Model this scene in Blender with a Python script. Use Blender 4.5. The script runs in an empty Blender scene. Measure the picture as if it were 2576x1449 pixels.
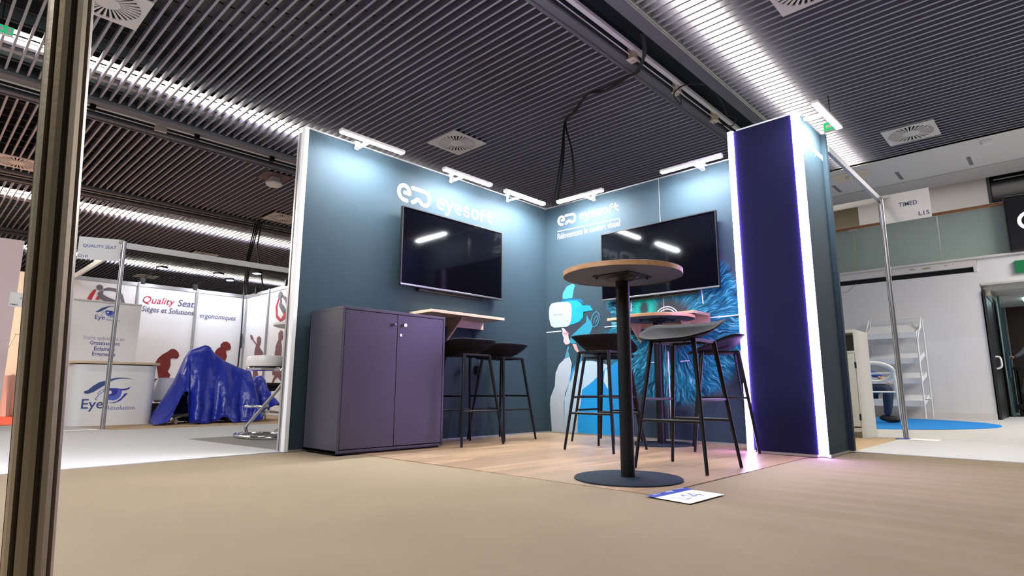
import bpy, bmesh, math, random
from mathutils import Vector, Matrix, noise
random.seed(7)
SC = bpy.context.scene
COL = SC.collection
PI = math.pi

# ------------------------------------------------------------------ camera, world, exposure, fill lights
cam_d = bpy.data.cameras.new('camera'); cam = bpy.data.objects.new('camera', cam_d); COL.objects.link(cam)
cam_d.sensor_fit = 'HORIZONTAL'; cam_d.sensor_width = 36.0; cam_d.lens = 36.0*1470.88/2576
cam_d.clip_start = 0.02; cam_d.clip_end = 200
_r = Vector((0.72383972,0.68996122,0.00309455)); _u = Vector((0.11667744,-0.12682455,0.98503904)); _d = Vector((-0.6800312,0.71264932,0.17230356))
_m = Matrix((( _r.x,_u.x,-_d.x,4.1877),(_r.y,_u.y,-_d.y,-4.9452),(_r.z,_u.z,-_d.z,0.4462),(0,0,0,1)))
cam.matrix_world = _m
SC.camera = cam
SC.view_settings.view_transform = 'Standard'; SC.view_settings.look = 'None'
SC.view_settings.exposure = 0.0; SC.view_settings.gamma = 1.0; SC.view_settings.use_curve_mapping = False
W = bpy.data.worlds.new('world'); SC.world = W; W.use_nodes = True
_bg = W.node_tree.nodes['Background']; _bg.inputs[0].default_value = (0.92,0.90,1.0,1); _bg.inputs[1].default_value = 0.32
try:
    SC.cycles.use_denoising = True
    SC.cycles.max_bounces = 6; SC.cycles.diffuse_bounces = 3; SC.cycles.glossy_bounces = 3; SC.cycles.transmission_bounces = 4; SC.cycles.transparent_max_bounces = 6
    SC.cycles.caustics_reflective = False; SC.cycles.caustics_refractive = False; SC.cycles.sample_clamp_indirect = 6.0
    SC.cycles.use_light_tree = True
except Exception: pass

def area(name, loc, rot, sx, sy, power, col):
    l = bpy.data.lights.new(name, 'AREA'); l.shape = 'RECTANGLE'; l.size = sx; l.size_y = sy; l.energy = power; l.color = col
    o = bpy.data.objects.new(name, l); COL.objects.link(o); o.location = loc; o.rotation_euler = rot
    return o
# unseen fill lights, added outside the frame to set the brightness of the hall
area('hall_fill', (3.2,-8.6,3.9), (0,0,0), 6, 2.0, 150, (1.0,0.92,0.82))
area('hall_fill', (-8.8,-7.6,3.9), (0,0,0), 4, 3.0, 560, (1.0,0.89,0.72))  # stands for warm lamps behind left, inferred from the carpet's warm tint
area('hall_fill', (1.3,-7.0,3.9), (0,0,0), 1.4, 2.4, 430, (0.88,0.90,1.0))  # cool fill added to whiten the left stand
area('hall_fill', (8.0,-1.0,3.9), (0,0,0), 2, 7.0, 50, (0.97,0.93,1.0))
area('hall_fill', (-10.0,-6.0,3.8), (0,0,0), 4, 1.5, 170, (1.0,0.86,0.72))
area('hall_fill', (6.4,5.6,3.8), (0,0,0), 2.0, 2.0, 300, (1.0,0.94,0.92))
area('hall_fill', (5.9,0.8,3.9), (0,0,0), 1.0, 1.0, 55, (1.0,0.95,0.9))  # added to brighten the name board on the right post
area('gallery_fill', (2.0,8.3,4.6), (0,0,0), 4.0, 0.8, 26, (1.0,0.95,0.92))  # unseen fill added above the soffit to brighten the gallery
area('corridor_fill', (4.6,9.0,2.27), (0,0,0), 1.5, 1.5, 22, (0.9,1.0,1.0))  # fill added to brighten the corridor

# ------------------------------------------------------------------ materials
MATS = {}
def mat(name, col, rough=0.6, metal=0.0, emit=None, es=0.0, bump=0.0, bscale=200.0, var=0.0, vscale=3.0, spec=0.5, coat=0.0):
    if name in MATS: return MATS[name]
    m = bpy.data.materials.new(name); m.use_nodes = True
    nt = m.node_tree; b = nt.nodes['Principled BSDF']
    b.inputs['Base Color'].default_value = (*col,1); b.inputs['Roughness'].default_value = rough; b.inputs['Metallic'].default_value = metal
    b.inputs['Specular IOR Level'].default_value = spec
    if coat: b.inputs['Coat Weight'].default_value = coat
    if emit:
        b.inputs['Emission Color'].default_value = (*emit,1); b.inputs['Emission Strength'].default_value = es
    tc = nt.nodes.new('ShaderNodeTexCoord')
    if bump:
        n = nt.nodes.new('ShaderNodeTexNoise'); n.inputs['Scale'].default_value = bscale; n.inputs['Detail'].default_value = 4
        nt.links.new(tc.outputs['Object'], n.inputs['Vector'])
        bp = nt.nodes.new('ShaderNodeBump'); bp.inputs['Strength'].default_value = bump; bp.inputs['Distance'].default_value = 0.01
        nt.links.new(n.outputs['Fac'], bp.inputs['Height']); nt.links.new(bp.outputs['Normal'], b.inputs['Normal'])
    if var:
        n = nt.nodes.new('ShaderNodeTexNoise'); n.inputs['Scale'].default_value = vscale; n.inputs['Detail'].default_value = 5
        nt.links.new(tc.outputs['Object'], n.inputs['Vector'])
        mx = nt.nodes.new('ShaderNodeMix'); mx.data_type = 'RGBA'
        mx.inputs['A'].default_value = (*[c*(1-var) for c in col],1); mx.inputs['B'].default_value = (*[min(1,c*(1+var)) for c in col],1)
        nt.links.new(n.outputs['Fac'], mx.inputs['Factor']); nt.links.new(mx.outputs['Result'], b.inputs['Base Color'])
    MATS[name] = m
    return m

def wood_mat(name, c1, c2, axis='Y', scale=1.0, rough=0.45, planks=False):
    m = bpy.data.materials.new(name); m.use_nodes = True; nt = m.node_tree; b = nt.nodes['Principled BSDF']
    b.inputs['Roughness'].default_value = rough
    tc = nt.nodes.new('ShaderNodeTexCoord'); mp = nt.nodes.new('ShaderNodeMapping')
    s = [22*scale,22*scale,22*scale]; s['XYZ'.index(axis)] = 1.6*scale; mp.inputs['Scale'].default_value = s
    nt.links.new(tc.outputs['Object'], mp.inputs['Vector'])
    n = nt.nodes.new('ShaderNodeTexNoise'); n.inputs['Scale'].default_value = 1.0; n.inputs['Detail'].default_value = 6; n.inputs['Distortion'].default_value = 0.6
    nt.links.new(mp.outputs['Vector'], n.inputs['Vector'])
    rp = nt.nodes.new('ShaderNodeValToRGB'); rp.color_ramp.elements[0].position = 0.3; rp.color_ramp.elements[1].position = 0.7
    rp.color_ramp.elements[0].color = (*c1,1); rp.color_ramp.elements[1].color = (*c2,1)
    nt.links.new(n.outputs['Fac'], rp.inputs['Fac'])
    out = rp.outputs['Color']
    if planks:
        mp2 = nt.nodes.new('ShaderNodeMapping'); mp2.inputs['Rotation'].default_value = (0,0,PI/2)
        nt.links.new(tc.outputs['Object'], mp2.inputs['Vector'])
        bk = nt.nodes.new('ShaderNodeTexBrick'); bk.inputs['Scale'].default_value = 1.0; bk.inputs['Brick Width'].default_value = 0.9; bk.inputs['Row Height'].default_value = 0.1
        bk.inputs['Mortar Size'].default_value = 0.0012; bk.inputs['Color1'].default_value = (0.72,0.72,0.72,1); bk.inputs['Color2'].default_value = (1.12,1.08,1.04,1); bk.inputs['Mortar'].default_value = (0.5,0.45,0.4,1)
        nt.links.new(mp2.outputs['Vector'], bk.inputs['Vector'])
        mx = nt.nodes.new('ShaderNodeMix'); mx.data_type = 'RGBA'; mx.blend_type = 'MULTIPLY'; mx.inputs['Factor'].default_value = 1.0
        nt.links.new(out, mx.inputs['A']); nt.links.new(bk.outputs['Color'], mx.inputs['B']); out = mx.outputs['Result']
    nt.links.new(out, b.inputs['Base Color'])
    MATS[name] = m
    return m

# ------------------------------------------------------------------ object helpers
def tag(o, label=None, cat=None, group=None, kind=None):
    if label: o['label'] = label
    if cat: o['category'] = cat
    if group: o['group'] = group
    if kind: o['kind'] = kind
    return o
def thing(name, label, cat, loc=(0,0,0), rz=0.0, group=None):
    o = bpy.data.objects.new(name, None); COL.objects.link(o); o.empty_display_size = 0.1
    o.location = loc; o.rotation_euler = (0,0,rz)
    return tag(o, label, cat, group)
def origin_of(o):
    v = Vector((0,0,0))
    while o is not None:
        v = v + Vector(o.location); o = o.parent
    return v

class MB:
    """collects simple shapes into one mesh"""
    def __init__(s): s.v = []; s.f = []
    def add(s, vs, fs):
        k = len(s.v); s.v += [tuple(v) for v in vs]; s.f += [tuple(i+k for i in f) for f in fs]; return s
    def box(s, a, b):
        x0,y0,z0 = a; x1,y1,z1 = b
        return s.add([(x0,y0,z0),(x1,y0,z0),(x1,y1,z0),(x0,y1,z0),(x0,y0,z1),(x1,y0,z1),(x1,y1,z1),(x0,y1,z1)],
                     [(3,2,1,0),(4,5,6,7),(0,1,5,4),(1,2,6,5),(2,3,7,6),(3,0,4,7)])
    def bar(s, p, q, w, h=None, up=(0,0,1)):
        h = h or w; p = Vector(p); q = Vector(q); d = (q-p).normalized(); u = Vector(up)
        if abs(d.dot(u)) > 0.98: u = Vector((1,0,0))
        r = d.cross(u).normalized(); u = r.cross(d).normalized()
        c = [(-w/2,-h/2),(w/2,-h/2),(w/2,h/2),(-w/2,h/2)]
        vs = [p+r*a+u*b for a,b in c]+[q+r*a+u*b for a,b in c]
        return s.add(vs, [(0,1,2,3),(7,6,5,4),(0,4,5,1),(1,5,6,2),(2,6,7,3),(3,7,4,0)])
    def tube(s, pts, r, n=10, r2=None, closed=False):
        pts = [Vector(p) for p in pts]; N = len(pts); rings = []; prev = None
        for i,p in enumerate(pts):
            a = pts[(i-1)%N] if (closed or i>0) else p; b = pts[(i+1)%N] if (closed or i<N-1) else p
            d = (b-a)
            d = d.normalized() if d.length > 1e-9 else Vector((0,0,1))
            if prev is None:
                t = Vector((0,0,1)) if abs(d.z) < 0.9 else Vector((1,0,0)); u = d.cross(t).normalized()
            else:
                u = (prev - d*prev.dot(d)); u = u.normalized() if u.length > 1e-6 else d.orthogonal().normalized()
            prev = u; w = d.cross(u)
            rr = r if r2 is None else r+(r2-r)*i/(N-1)
            rings.append([p+u*rr*math.cos(2*PI*k/n)+w*rr*math.sin(2*PI*k/n) for k in range(n)])
        vs = [v for rg in rings for v in rg]; fs = []
        for i in range(N if closed else N-1):
            j = (i+1)%N
            for k in range(n):
                fs.append((i*n+k, i*n+(k+1)%n, j*n+(k+1)%n, j*n+k))
        if not closed:
            fs.append(tuple(range(n))[::-1]); fs.append(tuple((N-1)*n+k for k in range(n)))
        return s.add(vs, fs)
    def cyl(s, c, r, z0, z1, n=24, r1=None):
        r1 = r if r1 is None else r1; x,y = c[0],c[1]
        vs = [(x+r*math.cos(2*PI*k/n), y+r*math.sin(2*PI*k/n), z0) for k in range(n)]+[(x+r1*math.cos(2*PI*k/n), y+r1*math.sin(2*PI*k/n), z1) for k in range(n)]
        return s.add(vs, [(k,(k+1)%n,n+(k+1)%n,n+k) for k in range(n)]+[tuple(range(n))[::-1], tuple(range(n,2*n))])
    def lathe(s, prof, c=(0,0,0), n=28):
        vs = []; m = len(prof)
        for r,z in prof:
            vs += [(c[0]+r*math.cos(2*PI*k/n), c[1]+r*math.sin(2*PI*k/n), c[2]+z) for k in range(n)]
        fs = [(i*n+k, i*n+(k+1)%n, (i+1)*n+(k+1)%n, (i+1)*n+k) for i in range(m-1) for k in range(n)]
        return s.add(vs, fs)
    def sphere(s, c, r, n=12, sc=(1,1,1)):
        vs = []; m = n//2
        for i in range(m+1):
            t = PI*i/m
            for k in range(n):
                vs.append((c[0]+r*sc[0]*math.sin(t)*math.cos(2*PI*k/n), c[1]+r*sc[1]*math.sin(t)*math.sin(2*PI*k/n), c[2]+r*sc[2]*math.cos(t)))
        return s.add(vs, [(i*n+k,(i+1)*n+k,(i+1)*n+(k+1)%n,i*n+(k+1)%n) for i in range(m) for k in range(n)])
    def prism(s, poly, z0, z1):
        n = len(poly)
        return s.add([(x,y,z0) for x,y in poly]+[(x,y,z1) for x,y in poly], [(k,(k+1)%n,n+(k+1)%n,n+k) for k in range(n)]+[tuple(range(n))[::-1], tuple(range(n,2*n))])
    # flat work on a plane (o origin, r right, u up), t0..t1 = height above the plane
    def flat(s, pl, poly, t0=0.0, t1=0.001):
        s.k = getattr(s,'k',0)+1; t1 = t1+0.00003*(s.k%40)      # overlapping pieces never share one plane
        o,r,u = pl; nn = r.cross(u); n = len(poly)
        a = sum(poly[i][0]*poly[(i+1)%n][1]-poly[(i+1)%n][0]*poly[i][1] for i in range(n))
        if a < 0: poly = poly[::-1]
        vs = [o+r*x+u*y+nn*t0 for x,y in poly]+[o+r*x+u*y+nn*t1 for x,y in poly]
        return s.add(vs, [tuple(range(n,2*n)), tuple(range(n))[::-1]]+[(k,(k+1)%n,n+(k+1)%n,n+k) for k in range(n)])
    def stroke(s, pl, pts, w, t0=0.0, t1=0.001, caps=True):
        for i in range(len(pts)-1):
            (x0,y0),(x1,y1) = pts[i],pts[i+1]; l = math.hypot(x1-x0,y1-y0)
            if l < 1e-7: continue
            nx,ny = -(y1-y0)/l*w/2,(x1-x0)/l*w/2
            s.flat(pl, [(x0-nx,y0-ny),(x1-nx,y1-ny),(x1+nx,y1+ny),(x0+nx,y0+ny)], t0, t1)
        for i,(x,y) in enumerate(pts):
            if caps or 0 < i < len(pts)-1:
                s.flat(pl, [(x+w/2*math.cos(2*PI*k/14), y+w/2*math.sin(2*PI*k/14)) for k in range(14)], t0, t1)
        return s
    def vstroke(s, pl, pts, ws, t0=0.0, t1=0.001):   # a stroke whose width changes
        L = []; R = []; n = len(pts)
        for i in range(n):
            a = pts[max(i-1,0)]; b = pts[min(i+1,n-1)]; l = math.hypot(b[0]-a[0],b[1]-a[1]) or 1
            nx,ny = -(b[1]-a[1])/l*ws[i]/2,(b[0]-a[0])/l*ws[i]/2
            L.append((pts[i][0]+nx,pts[i][1]+ny)); R.append((pts[i][0]-nx,pts[i][1]-ny))
        for i in range(n-1): s.flat(pl, [R[i],R[i+1],L[i+1],L[i]], t0, t1)
        return s
    def text(s, pl, txt, x, y, size, align='LEFT', shear=0.0, width=None, bold=0.0, t0=0.0, t1=0.001):
        cu = bpy.data.curves.new('lettering','FONT'); cu.body = txt; cu.size = 1.0; cu.shear = shear; cu.offset = bold; cu.resolution_u = 4
        ob = bpy.data.objects.new('lettering', cu); COL.objects.link(ob)
        dg = bpy.context.evaluated_depsgraph_get(); ev = ob.evaluated_get(dg); me = ev.to_mesh()
        vs = [tuple(v.co) for v in me.vertices]; fs = [tuple(p.vertices) for p in me.polygons]
        ev.to_mesh_clear(); bpy.data.objects.remove(ob); bpy.data.curves.remove(cu)
        if not vs: return s
        x0 = min(v[0] for v in vs); x1 = max(v[0] for v in vs)
        sx = sy = size
        if width: sx = width/(x1-x0)
        ox = {'LEFT':-x0*sx,'CENTER':-(x0+x1)/2*sx,'RIGHT':-x1*sx}[align]
        o,r,u = pl; nn = r.cross(u)
        return s.add([o+r*(x+ox+v[0]*sx)+u*(y+v[1]*sy)+nn*t1 for v in vs], fs)
    def build(s, name, m, parent=None, smooth=False, bevel=0.0, bseg=2, world=True, autosmooth=None, sub=0):
        off = origin_of(parent) if (parent is not None and world) else Vector((0,0,0))
        me = bpy.data.meshes.new(name); me.from_pydata([(v[0]-off.x,v[1]-off.y,v[2]-off.z) for v in s.v], [], s.f)
        bm = bmesh.new(); bm.from_mesh(me); bmesh.ops.recalc_face_normals(bm, faces=bm.faces); bm.to_mesh(me); bm.free()
        o = bpy.data.objects.new(name, me); COL.objects.link(o)
        if m is not None: me.materials.append(m)
        if parent is not None: o.parent = parent
        if bevel:
            bv = o.modifiers.new('bevel','BEVEL'); bv.width = bevel; bv.segments = bseg; bv.limit_method = 'ANGLE'; bv.angle_limit = math.radians(40)
        if sub:
            sb = o.modifiers.new('subdivision','SUBSURF'); sb.levels = sub; sb.render_levels = sub
        if smooth:
            me.polygons.foreach_set('use_smooth', [True]*len(me.polygons))
            try: me.set_sharp_from_angle(angle=math.radians(40))
            except Exception: pass
        return o
    def flatbuild(s, name, m, parent):   # keeps the winding (single sided lettering)
        off = origin_of(parent)
        me = bpy.data.meshes.new(name); me.from_pydata([(v[0]-off.x,v[1]-off.y,v[2]-off.z) for v in s.v], [], s.f)
        o = bpy.data.objects.new(name, me); COL.objects.link(o); me.materials.append(m); o.parent = parent
        return o
def struct(o): o['kind'] = 'structure'; return o
def dup(root, loc, rz=None, label=None, group=None):
    r = root.copy(); COL.objects.link(r); r.location = loc
    if rz is not None: r.rotation_euler = (0,0,rz)
    if label: r['label'] = label
    if group: r['group'] = group
    for ch in list(root.children):
        c = ch.copy(); COL.objects.link(c); c.parent = r
        for g in list(ch.children):
            d = g.copy(); COL.objects.link(d); d.parent = c
    return r
def plane(o, r, u): return (Vector(o), Vector(r).normalized(), Vector(u).normalized())
def smoothstep(a, b, x):
    t = min(1,max(0,(x-a)/(b-a))); return t*t*(3-2*t)
LOGO = [(0.05,[(0.0685,0.1261),(0.1131,0.1253),(0.1101,0.1471),(0.097,0.1681),(0.0762,0.18),(0.0522,0.1798),(0.0287,0.1658),(0.0171,0.1438),(0.0148,0.122),(0.0209,0.1003),(0.0357,0.0801),(0.0568,0.0689),(0.0883,0.0663)]),(0.05,[(0.1396,0.1784),(0.2552,0.1778),(0.2812,0.1694),(0.2992,0.1489),(0.3037,0.1214),(0.2981,0.0952),(0.2803,0.0732),(0.2549,0.0661),(0.2292,0.0717),(0.2118,0.0885),(0.1946,0.0991),(0.1782,0.0937),(0.1622,0.0766),(0.142,0.0682)]),(0.03,[(0.4147,0.1238),(0.4486,0.1184),(0.4486,0.1184),(0.4422,0.1333),(0.4296,0.1485),(0.4092,0.1537),(0.3895,0.1417),(0.3825,0.1226),(0.3863,0.1018),(0.3979,0.0865),(0.416,0.0806),(0.4385,0.0797)]),(0.03,[(0.4703,0.1528),(0.5088,0.0904)]),(0.03,[(0.5418,0.1535),(0.5088,0.0904),(0.5004,0.0628),(0.4893,0.0476),(0.4712,0.0472)]),(0.03,[(0.5992,0.1188),(0.6336,0.1148),(0.6274,0.1346),(0.6127,0.148),(0.5913,0.1534),(0.5727,0.1415),(0.5662,0.1203),(0.5714,0.0993),(0.5835,0.0854),(0.6026,0.0786),(0.6216,0.0773)]),(0.03,[(0.7144,0.1435),(0.6995,0.1533),(0.6801,0.1507),(0.6682,0.1366),(0.6734,0.1227),(0.6955,0.1146),(0.7152,0.1058),(0.718,0.0895),(0.7012,0.0763),(0.6817,0.0795),(0.6669,0.0912)]),(0.03,[(0.8222,0.1138),(0.8198,0.0992),(0.8123,0.087),(0.801,0.079),(0.7877,0.0763),(0.7743,0.0795),(0.7628,0.088),(0.755,0.1004),(0.752,0.1149),(0.7544,0.1294),(0.7617,0.1416),(0.7728,0.1497),(0.7863,0.1525),(0.7998,0.1494),(0.8113,0.141),(0.8192,0.1285),(0.8222,0.1138)]),(0.03,[(0.9006,0.1749),(0.8799,0.1741),(0.8647,0.1609),(0.8599,0.1404),(0.861,0.077)]),(0.03,[(0.86,0.1366),(0.8909,0.1338)]),(0.03,[(0.9424,0.1728),(0.9432,0.1123),(0.954,0.0913),(0.9848,0.0775)]),(0.03,[(0.922,0.1369),(0.9787,0.1358)])]
MURAL = {'jacket_light': [(0.0676,-0.0081),(0.0423,0.2977),(0.0516,0.3748),(0.1121,0.4906),(0.1256,0.6321),(0.1738,0.7214),(0.2493,0.7771),(0.3151,0.8004),(0.3462,0.7294),(0.328,0.6159),(0.3103,0.5278),(0.2517,0.4145),(0.2338,0.3138),(0.2337,-0.0046)],'jacket_mid': [(0.2337,-0.0046),(0.2428,0.3641),(0.3018,0.5027),(0.3393,0.6157),(0.3855,0.6904),(0.4658,0.751),(0.6047,0.7466),(0.7241,0.7245),(0.8254,0.6915),(0.7212,0.6216),(0.6146,0.538),(0.475,0.4527),(0.4565,0.3175),(0.4151,0.1943),(0.4064,-0.0029)],'jacket_blue': [(0.4064,-0.0029),(0.4151,0.1943),(0.4565,0.3175),(0.475,0.4527),(0.6146,0.538),(0.7212,0.6216),(0.8254,0.6915),(0.912,0.719),(0.995,0.6871),(1.018,0.558),(1.0117,0.003)],'jacket_fold': [(0.7659,0.6448),(0.825,0.6795),(0.7998,0.5604),(0.7967,0.4592),(0.7482,0.5369)],'collar': [(0.3183,0.5215),(0.328,0.6159),(0.3565,0.6785),(0.4183,0.7399),(0.4902,0.794),(0.4655,0.7384),(0.4048,0.7025),(0.3686,0.6404),(0.3432,0.5653)],'collar_left': [(0.2493,0.7771),(0.2751,0.8468),(0.2923,0.8975),(0.309,0.916),(0.3168,0.8964),(0.2999,0.8651),(0.32,0.804)],'neck': [(0.3168,0.8964),(0.3743,0.9448),(0.6246,0.9315),(0.514,0.8119),(0.4183,0.7399),(0.3566,0.6848),(0.3462,0.7294),(0.32,0.804)],'neck_skin': [(0.3612,0.9327),(0.4093,0.9276),(0.4367,0.8654),(0.4856,0.7979),(0.4437,0.8209),(0.389,0.8739)],'face_dark': [(0.2464,1.1211),(0.5217,1.1523),(0.5706,1.2374),(0.6941,1.2643),(0.7374,1.1979),(0.689,1.0769),(0.6411,0.9804),(0.4688,0.8892),(0.3255,0.9281)],'face_blue': [(0.3176,0.9414),(0.3515,1.0231),(0.4734,1.1048),(0.5451,1.1504),(0.5547,1.226),(0.5771,1.186),(0.6174,1.1323),(0.6208,1.0817),(0.5809,1.0216),(0.4705,0.9714),(0.3903,0.9376)],'face_light': [(0.2129,1.1129),(0.2291,1.083),(0.2252,1.044),(0.2446,1.0036),(0.2406,0.9648),(0.2682,0.931),(0.3093,0.9328),(0.3309,0.9599),(0.3104,0.9998),(0.3031,1.052),(0.2462,1.1106)],'lips': [(0.2421,1.056),(0.2786,1.064),(0.3195,1.0536),(0.2946,1.037),(0.2533,1.0344)],'headset': [(0.0434,1.2295),(0.0407,1.3107),(0.0518,1.3638),(0.08,1.3935),(0.1491,1.4001),(0.2339,1.3968),(0.3089,1.3892),(0.3495,1.3614),(0.3582,1.2951),(0.3553,1.2301),(0.3428,1.1661),(0.3209,1.1352),(0.2878,1.1207),(0.1113,1.1241),(0.0686,1.1471)],'headset_side': [(0.2339,1.3968),(0.3339,1.4025),(0.4314,1.3924),(0.4867,1.3543),(0.5123,1.2938),(0.5071,1.2045),(0.4587,1.1635),(0.3781,1.1439),(0.3209,1.1352),(0.3428,1.1661),(0.3553,1.2301),(0.3582,1.2951),(0.3495,1.3614),(0.3089,1.3892)],'strap': [(0.41,1.2904),(0.4379,1.3137),(0.51,1.3327),(0.5959,1.3243),(0.6332,1.2699),(0.5242,1.2645),(0.4319,1.256)],'headband': [(0.2086,1.3994),(0.2343,1.4261),(0.367,1.4227),(0.4798,1.403),(0.5262,1.3504),(0.4314,1.3924),(0.3339,1.4025)],'hair': [(0.2344,1.4327),(0.2387,1.4924),(0.2951,1.5593),(0.3733,1.5804),(0.4056,1.5592),(0.3884,1.5151),(0.3776,1.4636),(0.3705,1.4302),(0.2679,1.4252)]}
EAR = [(0.6214,1.1068),(0.6073,1.1583),(0.6319,1.2194),(0.6786,1.2531),(0.7111,1.2251),(0.7143,1.1748),(0.69,1.1143),(0.644,1.0926),(0.6214,1.1068)]
EAR2 = [(0.6449,1.1302),(0.6538,1.1797),(0.685,1.2086),(0.6917,1.1767),(0.6677,1.1285)]
RET_RING = [(1.4728,1.0882),(1.3543,1.1527),(1.4792,1.2239)]
RET_LINES = [[(1.4772,0.8029),(1.4769,0.429),(1.4776,0.2018)],[(1.8973,1.0857),(2.1596,1.0899)],[(0.7781,1.0837),(0.9373,1.0839)],[(1.0975,1.3351),(1.0932,1.2207)],[(1.8357,1.3399),(1.8432,1.2204)],[(1.2672,0.7103),(1.341,0.7113)],[(1.6003,0.7108),(1.6796,0.7145)],[(-0.0018,1.0783),(0.209,1.0804)]]
IRIS = [(1.5068,1.0531),(1.3011,1.0684),(2.1462,1.0056),(1.47,0.2838),(1.2449,1.2294),(1.1489,1.2384),(1.7141,1.0482)]
STOOP1 = [(-1.9194,0.8946),(-1.885,0.9647),(-1.8286,1.0248),(-1.7501,1.0808),(-1.7115,1.1212),(-1.6699,1.1316),(-1.6251,1.1105),(-1.5833,1.0654),(-1.5677,1.0131),(-1.5854,0.9712),(-1.6223,0.9639),(-1.6659,0.9738),(-1.7012,0.9549),(-1.6889,0.8565),(-1.7024,0.7981),(-1.7232,0.7398),(-1.6943,0.7116),(-1.6758,0.6831),(-1.6956,0.6136),(-1.846,0.6113),(-1.8891,0.7927)]
STOOP2 = [(-1.0035,1.0502),(-0.9859,1.1185),(-0.955,1.1693),(-0.9046,1.203),(-0.9029,1.2527),(-0.859,1.2989),(-0.7995,1.3063),(-0.7417,1.2683),(-0.7178,1.2007),(-0.7324,1.156),(-0.8041,1.1461),(-0.7939,1.0968),(-0.7767,1.0354),(-0.7955,0.9726),(-0.8033,0.9228),(-0.7727,0.7016),(-0.9614,0.6978),(-1.0035,0.9157)]
MAN1 = [(-6.3052,1.389),(-6.2123,1.3468),(-6.2014,1.2853),(-6.2331,1.2262),(-6.2551,1.1908),(-6.1751,1.1386),(-6.1144,1.1118),(-6.1318,1.0525),(-6.1654,1.0057),(-6.247,0.9121),(-6.2864,0.8169),(-6.2217,0.6958),(-6.2228,0.6242),(-6.4063,0.6141),(-6.4452,0.8205),(-6.4382,1.0155),(-6.4296,1.1254),(-6.4142,1.1984),(-6.3673,1.2575),(-6.3856,1.3569)]
SPEAR = [(-6.6078,1.3699),(-5.9863,1.0111)]
SPEARHEAD = [(-6.6803,1.4371),(-6.6023,1.4196),(-6.5389,1.3659),(-6.5497,1.3291),(-6.6168,1.3392),(-6.6614,1.3856)]
MAN2 = [(-5.4499,1.4373),(-5.3786,1.4096),(-5.3576,1.3169),(-5.3884,1.2579),(-5.439,1.2607),(-5.3956,1.1976),(-5.3713,1.1057),(-5.3791,0.9855),(-5.3817,0.7908),(-5.3109,0.6557),(-5.2807,0.5669),(-5.4606,0.6577),(-5.5378,0.6137),(-5.6426,0.5243),(-5.6636,0.547),(-5.5939,0.6444),(-5.5501,0.689),(-5.6345,0.6828),(-5.6606,0.7363),(-5.6017,0.7958),(-5.617,0.9942),(-5.5953,1.1771),(-5.5536,1.2364),(-5.5095,1.28),(-5.5268,1.3886)]
QBALL = [(-2.8273,2.0482),(-2.7817,2.0541)]
QARC = [(-2.8799,2.004),(-2.919,1.9196),(-2.945,1.8373)]
QS1 = [(-2.7752,2.0173),(-2.7104,2.0395),(-2.6195,2.037),(-2.5613,2.0061),(-2.5194,1.9567),(-2.4834,1.8299)]
QS2 = [(-2.7824,2.0003),(-2.8109,1.9593),(-2.7949,1.9078),(-2.729,1.8726),(-2.5896,1.8345)]
QTRI = [(-2.8358,1.9189),(-2.8639,1.8518),(-2.8107,1.8473)]
RBALL = [(-5.5661,2.042),(-5.4928,2.0339)]
RG = [(-5.4729,2.0207),(-5.3451,1.9577),(-5.236,1.8113),(-5.2524,1.6516)]
RS = [(-5.5175,1.9621),(-5.5544,1.8913),(-5.4392,1.8034),(-5.3582,1.7362)]
RR = [(-5.3582,1.7362),(-5.3575,1.655),(-5.4684,1.6099)]
RA = [(-5.6188,1.9921),(-5.6882,1.8545),(-5.6424,1.6844),(-5.4847,1.6003)]
TXT = {'q0': [(-2.2071,1.8768),(-1.7242,1.8784),(-2.1451,2.0182)],'s0': [(-1.8898,1.8597),(-1.3844,1.8639)],'l2': [(-2.2108,1.7317),(-1.39,1.7074),(-1.3035,1.694),(-0.6796,1.721)]}
EYE = {'brow': [(-3.3248,0.4139),(-3.2851,0.4326),(-3.2377,0.4828),(-3.1785,0.5275),(-3.1262,0.544),(-3.0741,0.567),(-3.0096,0.5841),(-2.9429,0.5885),(-2.8742,0.5819),(-2.8034,0.5634),(-2.8735,0.5754),(-2.9417,0.5769),(-3.0076,0.5649),(-3.0708,0.5351),(-3.1206,0.49),(-3.1705,0.4518),(-3.2199,0.414),(-3.27,0.389),(-3.3066,0.3891),(-3.3209,0.4015)],'iris': [(-3.1214,0.4457),(-3.0849,0.4598),(-2.98,0.4577),(-2.9306,0.4399),(-2.9289,0.3948),(-2.9411,0.3499),(-2.9713,0.3181),(-3.0142,0.3057),(-3.0591,0.3157),(-3.0947,0.3444),(-3.1128,0.3887)],'pupil': [(-3.095,0.4521),(-2.9795,0.4526),(-2.9727,0.4141),(-2.9883,0.3757),(-3.0308,0.3599),(-3.0708,0.376),(-3.0937,0.414)],'lash': [(-2.9798,0.4558),(-2.9285,0.4463),(-2.8786,0.4563),(-2.8409,0.4779),(-2.8549,0.4466),(-2.8876,0.4323),(-2.9325,0.4302)],'lower': [(-3.0664,0.281),(-3.0225,0.2792),(-2.9693,0.2989),(-2.9286,0.3369),(-2.8951,0.3947),(-2.8638,0.3934),(-2.8912,0.356),(-2.931,0.3049),(-2.9785,0.2799),(-3.0218,0.2728)]}
EYEDOT = [(-3.0573,0.4045),(-3.0354,0.4045)]
EYEL1 = [(-3.1188,0.4203),(-3.1633,0.3825),(-3.1997,0.3232),(-3.1775,0.3136)]
EYEL2 = [(-3.1211,0.4425),(-3.1565,0.4203),(-3.1853,0.3889)]
EYETXT = [(-3.3318,0.2137),(-3.105,0.2092),(-3.0742,0.1992),(-2.7698,0.1961),(-3.334,0.3305)]
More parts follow.
